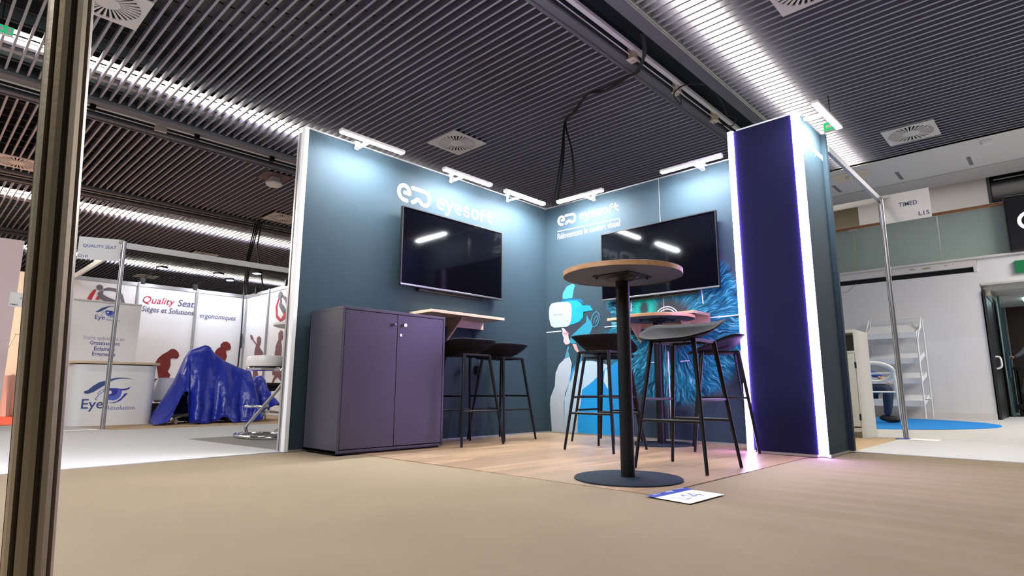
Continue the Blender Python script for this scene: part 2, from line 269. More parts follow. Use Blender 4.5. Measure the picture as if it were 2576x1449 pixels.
# ------------------------------------------------------------------ palette
M_carpet = mat('tan_carpet',(0.235,0.184,0.124),0.95,bump=0.35,bscale=420,var=0.10,vscale=2.2,spec=0.1)
M_white_carpet = mat('pale_carpet',(0.54,0.53,0.52),0.95,bump=0.3,bscale=380,var=0.05,vscale=1.5,spec=0.1)
M_grey_carpet = mat('grey_carpet',(0.27,0.25,0.225),0.95,bump=0.3,bscale=380,var=0.06,spec=0.1)
M_beige_carpet = mat('beige_carpet',(0.50,0.36,0.235),0.95,bump=0.3,bscale=380,var=0.06,spec=0.1)
M_red_carpet = mat('orange_red_carpet',(0.62,0.07,0.02),0.95,bump=0.3,bscale=380,var=0.1)
M_rug = mat('blue_rug',(0.0,0.22,0.66),0.95,bump=0.3,bscale=300,var=0.08)
M_plank = wood_mat('oak_planks',(0.26,0.165,0.095),(0.42,0.295,0.19),'Y',1.0,0.30,planks=True)
M_slat = mat('slat_grey',(0.165,0.165,0.24),0.5,0.1,var=0.08,vscale=20)
M_flange = mat('slat_edge_grey',(0.36,0.36,0.41),0.5,0.1)
M_plenum = mat('plenum_black',(0.012,0.012,0.014),0.9)
M_rod = mat('rod_dark',(0.05,0.045,0.045),0.6)
M_beam = mat('beam_grey',(0.12,0.125,0.145),0.55,var=0.04)
M_beamdark = mat('beam_dark',(0.022,0.030,0.036),0.6)
M_white = mat('white_paint',(0.80,0.80,0.80),0.55,var=0.02)
M_offwhite = mat('offwhite_paint',(0.74,0.72,0.70),0.6,var=0.03)
M_cream = mat('cream_wall',(0.80,0.70,0.56),0.7,var=0.03)
M_panel = mat('navy_panel',(0.026,0.045,0.059),0.60,bump=0.04,bscale=500,var=0.05,vscale=1.3,spec=0.12)
M_navy = mat('navy_print',(0.014,0.015,0.062),0.65,bump=0.03,bscale=500,spec=0.08)
M_print = mat('white_print',(0.85,0.87,0.87),0.6)
M_logo = mat('grey_white_print',(0.36,0.37,0.38),0.6,spec=0.1)
M_alu = mat('aluminium',(0.62,0.62,0.64),0.32,0.9,bump=0.02,bscale=60)
M_alu_gold = mat('warm_aluminium',(0.36,0.31,0.225),0.42,0.75,bump=0.04,bscale=150,var=0.06,vscale=8)
M_groove = mat('post_groove',(0.085,0.07,0.05),0.5,0.6)
M_black = mat('black_powder_coat',(0.006,0.006,0.007),0.45,bump=0.03,bscale=400,spec=0.25)
M_seat = mat('black_plastic',(0.010,0.010,0.012),0.65,spec=0.05)
M_screen = mat('screen_glass',(0.0015,0.0015,0.003),0.06,spec=0.22)
M_bezel = mat('bezel',(0.010,0.010,0.011),0.35,spec=0.3)
M_chrome = mat('chrome',(0.80,0.80,0.82),0.10,1.0)
M_cab = mat('anthracite_laminate',(0.045,0.042,0.060),0.36,bump=0.03,bscale=300,var=0.12,vscale=2.5)
M_pine = wood_mat('pine_board',(0.66,0.50,0.33),(0.78,0.63,0.45),'Y',1.3,0.5)
M_pine_x = wood_mat('oak_board',(0.42,0.30,0.17),(0.56,0.42,0.26),'X',1.3,0.5)
M_edge = wood_mat('oak_edge',(0.42,0.22,0.10),(0.60,0.34,0.17),'X',2.0,0.45)
M_under = mat('table_underside',(0.055,0.065,0.085),0.6)
M_led = mat('led_white',(0.9,0.9,0.9),0.5,emit=(0.93,0.97,1.0),es=600.0)
M_tube = mat('ceiling_lamp',(0.9,0.9,0.85),0.5,emit=(1.0,0.92,0.68),es=46.0)
M_tube2 = mat('ceiling_tube',(0.9,0.9,0.85),0.5,emit=(1.0,0.95,0.82),es=75.0)
M_violet = mat('violet_led',(0.8,0.8,0.8),0.5,emit=(0.56,0.33,1.0),es=52.0)
M_house = mat('lamp_housing',(0.62,0.62,0.60),0.45,0.2)
M_cable = mat('cable_black',(0.012,0.012,0.013),0.55)
M_box = mat('beige_plastic',(0.66,0.58,0.46),0.5)
M_green = mat('exit_green',(0.01,0.35,0.10),0.5,emit=(0.02,0.55,0.2),es=0.7)
M_ink = mat('navy_ink',(0.055,0.06,0.16),0.6)
M_blueink = mat('blue_ink',(0.07,0.09,0.36),0.6)
M_tape = mat('blue_tape',(0.05,0.07,0.36),0.3)
M_paper = mat('paper',(0.86,0.86,0.86),0.7)

# ------------------------------------------------------------------ floor
def slab(name, poly, z0, z1, m):
    return struct(MB().prism(poly, z0, z1).build(name, m))
fl = bpy.data.meshes.new('floor')
def wrinkle(x, y):
    a = smoothstep(2.95,3.4,x)*smoothstep(-3.6,-2.4,y)*smoothstep(0.12,-0.15,y)
    h = a*0.0045*(math.sin(33*y-1.5*x+2.0*noise.noise((x*1.1,y*1.3,0)))+0.6*math.sin(19*y-1.1*x+1.0)+0.8*noise.noise((x*0.8,y*5,2)))
    h += 0.002*noise.noise((x*0.9,y*0.9,4.0))*smoothstep(0.0,0.3,abs(x-0)+0.2)
    return h
NX,NY = 110,420; X0,X1,Y0,Y1 = -0.02,7.0,-9.0,0.10
vs = []; fs = []
for j in range(NY+1):
    for i in range(NX+1):
        x = X0+(X1-X0)*i/NX; y = Y0+(Y1-Y0)*j/NY; vs.append((x,y,max(-0.012,min(0.012 if x > 3.15 else 0.0,wrinkle(x,y)-0.002))))
for j in range(NY):
    for i in range(NX): fs.append((j*(NX+1)+i,j*(NX+1)+i+1,(j+1)*(NX+1)+i+1,(j+1)*(NX+1)+i))
fl.from_pydata(vs,[],fs); fl.materials.append(M_carpet); fl.polygons.foreach_set('use_smooth',[True]*len(fl.polygons))
flo = bpy.data.objects.new('floor', fl); COL.objects.link(flo); struct(flo)
slab('floor', [(-40,-30),(40,-30),(40,30),(-40,30)], -0.30, -0.02, M_grey_carpet)
slab('floor', [(0.0,-2.60),(2.80,-2.60),(2.80,0.06),(0.0,0.06)], -0.02, 0.001, M_plank)
slab('floor', [(-3.5,-9.0),(0.03,-9.0),(0.03,-4.4),(-0.06,-2.89),(-1.71,-3.03),(-1.82,-2.2),(-2.82,-1.66),(-2.82,1.0),(-3.5,1.0)], -0.02, 0.003, M_white_carpet)
slab('floor', [(-1.72,-3.03),(-0.05,-2.88),(-0.03,2.5),(-2.82,2.5),(-2.82,-1.66),(-1.82,-2.2)], -0.02, 0.000, M_grey_carpet)
slab('floor', [(-7.2,-3.62),(-3.5,-3.2),(-3.5,2.5),(-7.2,2.5)], -0.02, 0.002, M_beige_carpet)
slab('floor', [(-5.35,-9.0),(-3.5,-9.0),(-3.5,-3.2),(-5.35,-3.45)], -0.02, 0.002, M_white_carpet)
slab('floor', [(-14.0,-4.9),(-5.35,-4.9),(-5.35,-3.46),(-7.2,-3.62),(-14.0,-2.5)], -0.02, 0.002, M_red_carpet)
slab('floor', [(2.92,0.10),(7.0,0.10),(7.0,2.05),(2.92,1.85)], -0.02, 0.003, M_white_carpet)
slab('floor', [(0.5,0.10),(2.92,0.10),(2.92,1.85),(0.5,1.35)], -0.02, 0.001, M_beige_carpet)
slab('floor', [(0.0,1.30),(2.92,1.87),(7.0,2.07),(7.0,14.0),(0.0,14.0)], -0.02, 0.002, M_white_carpet)
rug = MB().cyl((1.55,4.95),1.88,0.0015,0.008,72).build('round_rug', M_rug)
tag(rug, 'large round bright blue rug on the pale floor before the white wall', 'rug')

# ------------------------------------------------------------------ slatted ceiling
ZC = 4.0
DPOS = [(-1.95,0.31),(-1.93,-4.0),(2.92,4.43),(2.86,0.22),(-7.62,-4.0),(-7.50,0.30),(-12.35,0.40),(-16.95,0.25)]
def grid_bay(x0, x1, y0, y1, rods=True):
    mb = MB(); fb = MB(); y = math.floor(y0/0.1)*0.1
    k = 0
    while y < y1:
        gaps = sorted((dx-0.306,dx+0.306) for (dx,dy) in DPOS if abs(y-dy) < 0.308 and x0 < dx < x1)
        a = x0
        for g0,g1 in gaps+[(x1,x1)]:
            if g0 > a+0.01:
                mb.box((a,y-0.006,ZC+0.005),(g0,y+0.006,ZC+0.075)); fb.box((a,y-0.0115,ZC),(g0,y+0.0115,ZC+0.005))
            a = g1
        y += 0.1; k += 1
    struct(mb.build('ceiling', M_slat)); struct(fb.build('ceiling', M_flange))
    r = MB(); x = x0+0.15
    while x < x1:
        r.bar((x,y0,ZC+0.085),(x,y1,ZC+0.085),0.014,0.016); x += 0.3
    struct(r.build('ceiling', M_rod))
YA,YB = -6.6,5.28
grid_bay(-18.4,-13.3,-5.0,7.0); grid_bay(-12.75,-8.75,-5.5,4.2); grid_bay(-8.1,-4.86,YA,2.6); grid_bay(-4.16,0.93,YA,YB); grid_bay(1.62,7.2,-3.5,YB)
struct(MB().box((-19.0,-9.0,4.75),(8.0,9.0,4.85)).build('ceiling', M_plenum))
struct(MB().box((-18.6,-9.0,ZC-0.05),(-18.4,9.0,4.8)).build('trim_1', M_beamdark))
struct(MB().box((7.2,-9.0,ZC),(7.3,5.3,4.8)).build('trim_2', M_beamdark))
struct(MB().box((-19.0,5.29,ZC+0.02),(0.0,5.36,4.8)).build('trim_3', M_plenum))
# channels between the bays: flanges, recess, service rail
def channel(n, x0, x1, y0, y1, rail_left=True):
    mb = MB(); mb.box((x0,y0,ZC-0.03),(x0+0.15,y1,ZC+0.0)); mb.box((x1-0.16,y0,ZC-0.03),(x1,y1,ZC+0.0))
    mb.box((x0+0.03,y0,ZC-0.045),(x0+0.055,y1,ZC-0.03)); mb.box((x1-0.03,y0,ZC-0.05),(x1-0.005,y1,ZC-0.03))
    struct(mb.build('trim_%d'%n, M_beam, bevel=0.004))
    d = MB(); d.box((x0,y0,ZC),(x0+0.02,y1,ZC+0.75)); d.box((x1-0.02,y0,ZC),(x1,y1,ZC+0.75)); d.box((x0+0.13,y0,ZC+0.0),(x0+0.15,y1,ZC+0.28)); d.box((x1-0.16,y0,ZC),(x1-0.14,y1,ZC+0.28)); d.box((x0+0.13,y0,ZC+0.28),(x1-0.14,y1,ZC+0.30))
    struct(d.build('trim_%d'%(n+1), M_beamdark))
    r = MB(); xr = x0+0.20 if rail_left else x1-0.24
    r.box((xr,y0,ZC+0.06),(xr+0.05,y1,ZC+0.10)); r.tube([(xr-0.03,y0,ZC+0.03),(xr-0.03,y1,ZC+0.03)],0.007,6)
    struct(r.build('trim_%d'%(n+2), M_offwhite))
channel(4, 0.93, 1.62, -3.5, YB); channel(7, -4.86, -4.17, YA, 4.2); channel(10, -8.75, -8.1, -5.6, 4.2); channel(13, -13.3,-12.75,-5.0,7.0)
# service plates with sockets along the nearer left channel
k = 0
for y in (-3.60,-2.35,-1.25):
    o = MB().box((-4.60,y-0.03,ZC-0.02),(-4.54,y+0.03,ZC+0.07)).build('channel_clip', M_black)
    tag(o, ['black clip on the ceiling channel just right of the near metal post','black clip midway along the ceiling channel above the left aisle','black clip on the ceiling channel next to the booth wall end'][k], 'clip', 'black clips in the left ceiling channel'); k += 1
o = MB().box((-4.66,-2.87,ZC-0.02),(-4.62,-2.72,ZC+0.05)).build('socket_plate', M_box); tag(o, 'small tan plate fixed in the ceiling channel above the left aisle', 'plate')

# light lines: lamp bodies above the blades with white reflector bars beside them
def light_line(name, label, x, y0, y1, seg=1.5, w=0.10, bars=(-0.17,-0.36), tube=True):
    t = thing(name, label, 'ceiling light', (x,(y0+y1)/2,ZC+0.12), 0, 'ceiling light lines')
    MB().box((x-w/2-0.03,y0,ZC+(0.145 if tube else 0.113)),(x+w/2+0.03,y1,ZC+0.21)).build('housing', M_plenum, t)
    y = y0
    while y < y1-0.05:
        ye = min(y+seg,y1)-0.012
        if tube: MB().tube([(x,y+0.012,ZC+0.115),(x,ye,ZC+0.115)],w/2,10).build('lamp_tube', M_tube2, t, smooth=True)
        else: MB().box((x-w/2,y+0.006,ZC+0.094),(x+w/2,ye,ZC+0.112)).build('diffuser', M_tube, t)
        y += seg
    for b in bars:
        MB().box((x+b-0.035,y0,ZC+0.085),(x+b+0.035,y1,ZC+0.135)).build('reflector_bar', M_white, t)
    return t
light_line('ceiling_light','broad warm ceiling light line running past the purple lit pillar', 1.99,-3.4,5.25,w=0.25,bars=(),tube=False)
light_line('ceiling_light','ceiling light line that ends above the left end of the dark booth wall', -3.47,-6.5,4.6,w=0.06)
light_line('ceiling_light','second ceiling light line from the left aisle, over the white stand sign', -9.95,-5.4,4.1,w=0.10,bars=(-0.22,-0.42))
light_line('ceiling_light','farthest ceiling light line low behind the hanging white sign', -15.35,-4.6,6.6,w=0.12,bars=(-0.25,-0.48))

# swirl diffusers
def diffuser_proto():
    t = thing('air_diffuser','x','air vent',(0,0,ZC-0.012),0,'square swirl air diffusers in the ceiling')
    mb = MB(); h = 0.305
    # plate with a round hole, then spokes that leave radial slots
    n = 64; R = 0.265
    outer = []
    for k in range(n):
        a = 2*PI*k/n; c,s_ = math.cos(a),math.sin(a); m_ = max(abs(c),abs(s_)); outer.append((h*c/m_,h*s_/m_))
    inner = [(R*math.cos(2*PI*k/n),R*math.sin(2*PI*k/n)) for k in range(n)]
    vs = [(x,y,0) for x,y in outer]+[(x,y,0) for x,y in inner]+[(x,y,0.012) for x,y in outer]+[(x,y,0.012) for x,y in inner]
    fs = []
    for k in range(n):
        j = (k+1)%n
        fs += [(k,j,n+j,n+k),(2*n+k,3*n+k,3*n+j,2*n+j),(k,2*n+k,2*n+j,j),(n+k,n+j,3*n+j,3*n+k)]
    mb.add(vs,fs); mb.build('face_plate', M_offwhite, t, world=False)
    sp = MB(); ns = 30
    for k in range(ns):
        a = 2*PI*k/ns; a2 = a+0.10; w = 0.125
        p = [(0.10*math.cos(a),0.10*math.sin(a)),(0.27*math.cos(a2-0.045),0.27*math.sin(a2-0.045)),(0.27*math.cos(a2+0.055),0.27*math.sin(a2+0.055)),(0.10*math.cos(a+w*0.8),0.10*math.sin(a+w*0.8))]
        sp.prism(p,0.0,0.010)
    sp.cyl((0,0),0.10,-0.002,0.012,28); sp.cyl((0,0),0.012,-0.006,0,10)
    sp.build('swirl_vanes', M_offwhite, t, world=False)
    MB().box((-0.30,-0.30,0.06),(0.30,0.30,0.16)).build('plenum_box', M_plenum, t, world=False)
    return t
DF = [((-1.95,0.31),'square air diffuser in the ceiling above the dark booth, over the left screen'),
      ((-1.93,-4.0),'square air diffuser cut by the top edge beside the near metal post'),
      ((2.92,4.43),'square air diffuser right of the pillar, next to the pale soffit'),
      ((2.86,0.22),'square air diffuser at the top edge, right of the broad light line'),
      ((-7.62,-4.0),'square air diffuser behind the near metal post at the left edge'),
      ((-7.50,0.30),'square air diffuser half hidden by the end of the booth wall'),
      ((-12.35,0.40),'square air diffuser seen just above the white fascia beam of the left stand'),
      ((-16.95,0.25),'farthest square air diffuser, low over the back wall of the left stand')]
d0 = diffuser_proto()
for i,((x,y),lb) in enumerate(DF):
    if i == 0: d0.location = (x,y,ZC-0.012); d0['label'] = lb
    else: dup(d0,(x,y,ZC-0.012),0,lb)
# access point on a brown plate
t = thing('wireless_access_point','white rounded device hanging under a brown square ceiling plate','access point',(-5.24,-0.90,ZC-0.02))
MB().box((-5.46,-1.12,ZC-0.02),(-5.02,-0.68,ZC-0.005)).build('mounting_plate', mat('brown_plate',(0.16,0.10,0.085),0.5), t)
MB().box((-5.31,-0.97,ZC-0.10),(-5.17,-0.83,ZC-0.02)).build('bracket', M_house, t, bevel=0.01)
MB().lathe([(0.0,-0.17),(0.11,-0.165),(0.135,-0.14),(0.135,-0.115),(0.11,-0.10),(0,-0.10)],(-5.24,-0.90,ZC)).build('device_body', M_white, t, smooth=True)
# emergency exit signs hanging under the ceiling
def arrow_sign(label, x, y, z, w, h, ax):
    t = thing('exit_sign', label, 'exit sign', (x,y,z+h), 0, 'green exit signs')
    if ax == 'Y':
        MB().box((x-0.025,y-w/2,z),(x+0.02,y+w/2,z+h)).build('sign_box', M_white, t, bevel=0.004)
        pl = plane((x+0.021,y,z+h/2),(0,1,0),(0,0,1))
    else:
        MB().box((x-w/2,y-0.02,z),(x+w/2,y+0.025,z+h)).build('sign_box', M_white, t, bevel=0.004)
        pl = plane((x,y-0.021,z+h/2),(1,0,0),(0,0,1))
    MB().flat(pl,[(-w*.47,-h*.42),(w*.47,-h*.42),(w*.47,h*.42),(-w*.47,h*.42)],0,0.001).build('sign_face', M_green, t)
    g = MB(); g.flat(pl,[(-w*.30,-h*.12),(-w*.02,-h*.12),(-w*.02,-h*.28),(w*.14,0),(-w*.02,h*.28),(-w*.02,h*.12),(-w*.30,h*.12)],0.001,0.002)
    g.flat(pl,[(w*.25,-h*.30),(w*.40,-h*.30),(w*.40,h*.30),(w*.25,h*.30)],0.001,0.002)
    g.build('arrow_symbol', M_print, t)
    MB().tube([(x,y,z+h),(x,y,ZC+0.08)],0.006,8).build('suspension_rod', M_black, t)
arrow_sign('small green exit sign cut by the left edge above the light line',-2.58,-4.66,3.655,0.18,0.085,'Y')
arrow_sign('small green exit sign behind the top of the pillar lamp',2.40,2.5,3.54,0.16,0.12,'X')
# ------------------------------------------------------------------ dark booth: two printed walls and the pillar
HW = 2.5
def logo(mb, pl, x, z, width, t1=0.0015):
    for w,pts in LOGO:
        mb.stroke(pl, [(x+a*width, z+b*width) for a,b in pts], (0.037 if w > .04 else 0.0215)*width/1.2, 0.0, t1)
    return mb
PL_L = plane((0,0,0),(0,1,0),(0,0,1))       # left wall, seen from +X
PL_R = plane((0,0,0),(1,0,0),(0,0,1))       # rear wall, seen from -Y
wl = thing('partition_wall','dark blue-black booth wall on the left with white logo lettering and a screen','partition wall',(0,-1.45,0))
MB().box((-0.045,-2.90,0.015),(0,0.0,HW-0.008)).build('fabric_panel', M_panel, wl)
fr = MB(); fr.box((-0.05,-2.905,HW-0.008),(0.003,0.0,HW+0.004)); fr.box((-0.05,-2.905,0.0),(0.003,0.0,0.015)); fr.build('frame_rail', M_alu, wl)
MB().box((-0.050,-2.935,0.0),(0.004,-2.90,HW+0.004)).build('end_profile', M_white, wl, bevel=0.004)
ep = MB(); ep.box((-0.115,-2.935,0.0),(-0.088,-2.90,HW-0.03)); ep.box((-0.082,-2.930,0.0),(-0.055,-2.90,HW-0.03)); ep.box((-0.11,-2.922,0.0),(-0.05,-2.90,HW-0.032)); ep.build('edge_post', M_alu, wl, bevel=0.003)
logo(MB(), PL_L, -2.045, 2.05, 1.2).build('logo_lettering', M_logo, wl)

wr = thing('partition_wall','dark rear booth wall printed with a headset wearer and a giant blue iris','partition wall',(1.2,0,0))
MB().box((0.0,0.0,0.015),(1.448,0.045,HW-0.008)).build('fabric_panel', M_panel, wr)
MB().box((1.454,0.0,0.015),(2.95,0.045,HW-0.008)).build('fabric_panel', M_panel, wr)
fr = MB(); fr.box((0.0,-0.003,HW-0.008),(2.95,0.05,HW+0.004)); fr.box((0.0,-0.003,0.0),(2.38,0.05,0.015)); fr.box((1.4485,-0.0012,0.015),(1.4535,0.045,HW)); fr.box((-0.045,0.0,0),(0.0,0.05,HW)); fr.build('frame_rail', M_alu, wr)
mb = logo(MB(), PL_R, 0.175, 2.215, 0.817)
mb.flat(PL_R,[(0.173,2.196),(0.995,2.180),(0.995,2.188),(0.173,2.204)],0,0.0015)
mb.build('logo_lettering', M_logo, wr)
MB().text(PL_R,'Réinventons le confort visuel',0.173,2.108,0.095,width=0.822,bold=0.004,t1=0.002).flatbuild('slogan_lettering', M_logo, wr)
# the printed eye: fibres, pupil, catch light
def iris_material():
    m = bpy.data.materials.new('iris_print'); m.use_nodes = True; nt = m.node_tree; b = nt.nodes['Principled BSDF']; b.inputs['Roughness'].default_value = 0.6
    b.inputs['Specular IOR Level'].default_value = 0.2
    N = nt.nodes.new; Lk = nt.links.new
    tc = N('ShaderNodeTexCoord'); sep = N('ShaderNodeSeparateXYZ'); Lk(tc.outputs['Object'], sep.inputs[0])
    def math_(op, a, b_=None, clamp=False):
        n = N('ShaderNodeMath'); n.operation = op; n.use_clamp = clamp
        for i,v in enumerate((a,b_)):
            if v is None: continue
            if isinstance(v,(int,float)): n.inputs[i].default_value = v
            else: Lk(v, n.inputs[i])
        return n.outputs[0]
    x,z = sep.outputs['X'],sep.outputs['Z']
    wob = N('ShaderNodeTexNoise'); wob.inputs['Scale'].default_value = 4.5; wob.inputs['Detail'].default_value = 3; Lk(tc.outputs['Object'], wob.inputs['Vector'])
    r0 = math_('SQRT', math_('ADD', math_('MULTIPLY',x,x), math_('MULTIPLY',z,z)))
    r = math_('ADD', r0, math_('MULTIPLY', math_('SUBTRACT', wob.outputs['Fac'],0.5),0.10))
    ang = math_('ADD', math_('ARCTAN2', z, x), math_('MULTIPLY', math_('SUBTRACT', wob.outputs['Fac'],0.5),0.30))
    cb = N('ShaderNodeCombineXYZ'); Lk(math_('MULTIPLY',math_('SINE',ang),11.0),cb.inputs[0]); Lk(math_('MULTIPLY',math_('COSINE',ang),11.0),cb.inputs[1]); Lk(math_('MULTIPLY',r,2.2),cb.inputs[2])
    fib = N('ShaderNodeTexNoise'); fib.inputs['Scale'].default_value = 3.6; fib.inputs['Detail'].default_value = 8; fib.inputs['Roughness'].default_value = 0.68; fib.inputs['Distortion'].default_value = 0.2; Lk(cb.outputs[0], fib.inputs['Vector'])
    ramp = N('ShaderNodeValToRGB'); e = ramp.color_ramp.elements
    e[0].position = 0.38; e[0].color = (0.002,0.018,0.035,1); e[1].position = 0.70; e[1].color = (0.34,0.60,0.68,1)
    k = e.new(0.47); k.color = (0.003,0.08,0.14,1); k = e.new(0.56); k.color = (0.008,0.21,0.31,1)
    Lk(fib.outputs['Fac'], ramp.inputs['Fac'])
    # pupil edge is a fringe: the radius at which fibres begin depends on the fibre itself
    edge = math_('ADD', r, math_('MULTIPLY', math_('SUBTRACT', fib.outputs['Fac'],0.5),0.22))
    pm = N('ShaderNodeMapRange'); pm.interpolation_type = 'SMOOTHSTEP'; pm.inputs['From Min'].default_value = 0.20; pm.inputs['From Max'].default_value = 0.28; Lk(edge, pm.inputs['Value'])
    om = N('ShaderNodeMapRange'); om.interpolation_type = 'SMOOTHSTEP'; om.inputs['From Min'].default_value = 0.68; om.inputs['From Max'].default_value = 0.80; om.inputs['To Min'].default_value = 1; om.inputs['To Max'].default_value = 0; Lk(edge, om.inputs['Value'])
    fac = math_('MULTIPLY', pm.outputs[0], om.outputs[0])
    mix = N('ShaderNodeMix'); mix.data_type = 'RGBA'; mix.inputs['A'].default_value = (0.035,0.04,0.05,1); Lk(fac, mix.inputs['Factor']); Lk(ramp.outputs[0], mix.inputs['B'])
    # green catch light ring, left above the pupil
    dx = math_('SUBTRACT', x, -0.26); dz = math_('SUBTRACT', z, 0.17)
    rr = math_('ADD', math_('SQRT', math_('ADD', math_('MULTIPLY',dx,dx), math_('MULTIPLY',math_('MULTIPLY',dz,dz),0.55))), math_('MULTIPLY', math_('SUBTRACT', fib.outputs['Fac'],0.5),0.05))
    rc = N('ShaderNodeValToRGB'); q = rc.color_ramp.elements; q[0].position = 0.0; q[0].color = (1,1,1,1); q[1].position = 0.16; q[1].color = (0,0,0,1)
    a_ = q.new(0.045); a_.color = (1,1,1,1)
    Lk(rr, rc.inputs['Fac'])
    rcol = N('ShaderNodeValToRGB'); q = rcol.color_ramp.elements; q[0].position = 0.035; q[0].color = (0.02,0.04,0.05,1); q[1].position = 0.07; q[1].color = (0.0,0.48,0.40,1); Lk(rr, rcol.inputs['Fac'])
    mix2 = N('ShaderNodeMix'); mix2.data_type = 'RGBA'; Lk(rc.outputs[0], mix2.inputs['Factor']); Lk(mix.outputs['Result'], mix2.inputs['A']); Lk(rcol.outputs[0], mix2.inputs['B'])
    Lk(mix2.outputs['Result'], b.inputs['Base Color'])
    return m
M_iris = iris_material()
CX,CZ = 1.50,1.06
n = 96; disc = []
for k in range(n):
    a = 2*PI*k/n; px,pz = 0.80*math.cos(a),0.80*math.sin(a)
    gx = CX+px; gz = CZ+pz
    # the eye stops at the wearer's head and neck on its left side and at the pillar on its right
    lim = 0.80 if gz > 1.25 else (0.86 if gz > 1.05 else 0.60)
    gx = min(max(gx, lim), 2.385); gz = max(gz,0.02)
    disc.append((gx-CX,gz-CZ))
pl0 = plane((CX,0,CZ),(1,0,0),(0,0,1))
ir = MB(); ir.v = []
io = MB()
pts = [(p[0],p[1]) for p in disc]
io.flat(plane((0,0,0),(1,0,0),(0,0,1)), pts, 0.0, 0.0006)
iro = io.build('iris_print', M_iris, None); iro.parent = wr; iro.location = Vector((CX,0,CZ))-Vector(wr.location)
# headset wearer, printed flat on the wall
pc = lambda n,c: mat('print_'+n, tuple(0.62*q for q in c), 0.6, spec=0.2, var=0.05, vscale=6)
layers = [('jacket_blue',(0.012,0.33,0.72)),('jacket_mid',(0.50,0.66,0.76)),('jacket_light',(0.55,0.61,0.67)),('jacket_fold',(0.66,0.84,0.92)),('face_dark',(0.045,0.055,0.075)),('neck',(0.03,0.08,0.11)),('neck_skin',(0.78,0.42,0.36)),
          ('collar',(0.02,0.30,0.55)),('collar_left',(0.10,0.32,0.46)),('face_blue',(0.03,0.33,0.48)),('face_light',(0.82,0.56,0.58)),('lips',(0.68,0.30,0.36)),('hair',(0.07,0.42,0.50)),('headband',(0.01,0.16,0.30)),
          ('headset_side',(0.015,0.40,0.75)),('headset',(0.50,0.60,0.66)),('strap',(0.012,0.36,0.68))]
names = {'jacket_blue':'jacket_print','jacket_mid':'jacket_print','jacket_light':'jacket_print','jacket_fold':'jacket_print','face_dark':'head_print','neck':'neck_print','neck_skin':'neck_print','collar':'collar_print','collar_left':'collar_print','face_blue':'face_print','face_light':'face_print','lips':'face_print','hair':'hair_print','headband':'headset_print','headset_side':'headset_print','headset':'headset_print','strap':'headset_print'}
for i,(k,c) in enumerate(layers):
    MB().flat(PL_R, MURAL[k], 0.0006, 0.0010+0.0002*i).build(names[k], pc(k,c), wr)
e = MB(); e.stroke(PL_R, EAR, 0.010, 0.004, 0.0046); e.stroke(PL_R, EAR2, 0.008, 0.004, 0.0046); e.build('ear_print', pc('ear',(0.04,0.30,0.42)), wr)
b_ = MB()
for (bx,bz) in ((0.335,0.60),(0.30,0.40),(0.31,0.18)): b_.stroke(PL_R,[(bx-0.03,bz),(bx-0.03,bz+0.001)],0.016,0.004,0.0046)
b_.build('button_print', pc('button',(0.55,0.62,0.70)), wr)
lg = MB(); logo(lg, plane((0,-0.0046,0),(1,0,0),(0,0,1)), 0.115, 1.245, 0.135, 0.0004); lg.build('logo_lettering', pc('small_logo',(0.30,0.38,0.50)), wr)
rt = MB()
for rr_ in (0.125,0.103): rt.stroke(PL_R,[(1.478+rr_*math.cos(2*PI*k/48),1.10+rr_*math.sin(2*PI*k/48)) for k in range(49)],0.009,0.0010,0.0016)
for ln in RET_LINES: rt.stroke(PL_R, ln, 0.009, 0.0010, 0.0016)
rt.build('target_lines', M_print, wr)

# pillar with two violet light strips
PX0,PX1,PY0,PY1 = 2.384,2.918,-0.5345,0.0957
pi_ = thing('display_pillar','tall dark navy pillar edged with two glowing violet light strips','pillar',((PX0+PX1)/2,-0.22,0))
MB().box((PX0+0.042,PY0+0.001,0.02),(PX1-0.050,PY0+0.03,HW-0.008)).build('front_panel', M_navy, pi_)
MB().box((PX1-0.03,PY0+0.028,0.02),(PX1,PY1,HW-0.008)).build('side_panel', M_panel, pi_)
MB().box((PX0,PY0+0.066,0.02),(PX0+0.03,-0.003,HW-0.008)).build('side_panel', M_navy, pi_)
MB().box((PX0+0.03,PY1-0.03,0.02),(PX1-0.03,PY1,HW-0.008)).build('back_panel', M_navy, pi_)
fr = MB(); fr.box((PX0+0.066,PY0-0.002,HW-0.008),(PX1-0.06,PY0+0.03,HW+0.004)); fr.box((PX1-0.03,PY0+0.06,HW-0.008),(PX1+0.002,PY1+0.002,HW+0.004)); fr.box((PX0+0.066,PY0-0.002,0.004),(PX1-0.06,PY0+0.03,0.02)); fr.box((PX1-0.03,PY0+0.07,0.0),(PX1+0.002,PY1+0.002,0.02)); fr.box((PX1-0.004,PY1-0.002,0.0),(PX1+0.003,PY1+0.004,HW)); fr.build('frame_rail', M_alu, pi_)
MB().prism([(PX0-0.002,PY0+0.066),(PX0-0.002,PY0-0.010),(PX0+0.042,PY0-0.010),(PX0+0.042,PY0+0.03),(PX0+0.03,PY0+0.066)],0.012,HW).build('light_strip', M_violet, pi_)
MB().prism([(PX1-0.050,PY0+0.03),(PX1-0.050,PY0-0.008),(PX1-0.036,PY0-0.008),(PX1+0.004,PY0+0.020),(PX1+0.004,PY0+0.028),(PX1-0.03,PY0+0.03)],0.012,HW).build('light_strip', M_violet, pi_)
logo(MB(), plane((PX1,0,0),(0,1,0),(0,0,1)), -0.43, 2.235, 0.50).build('logo_lettering', M_logo, pi_)

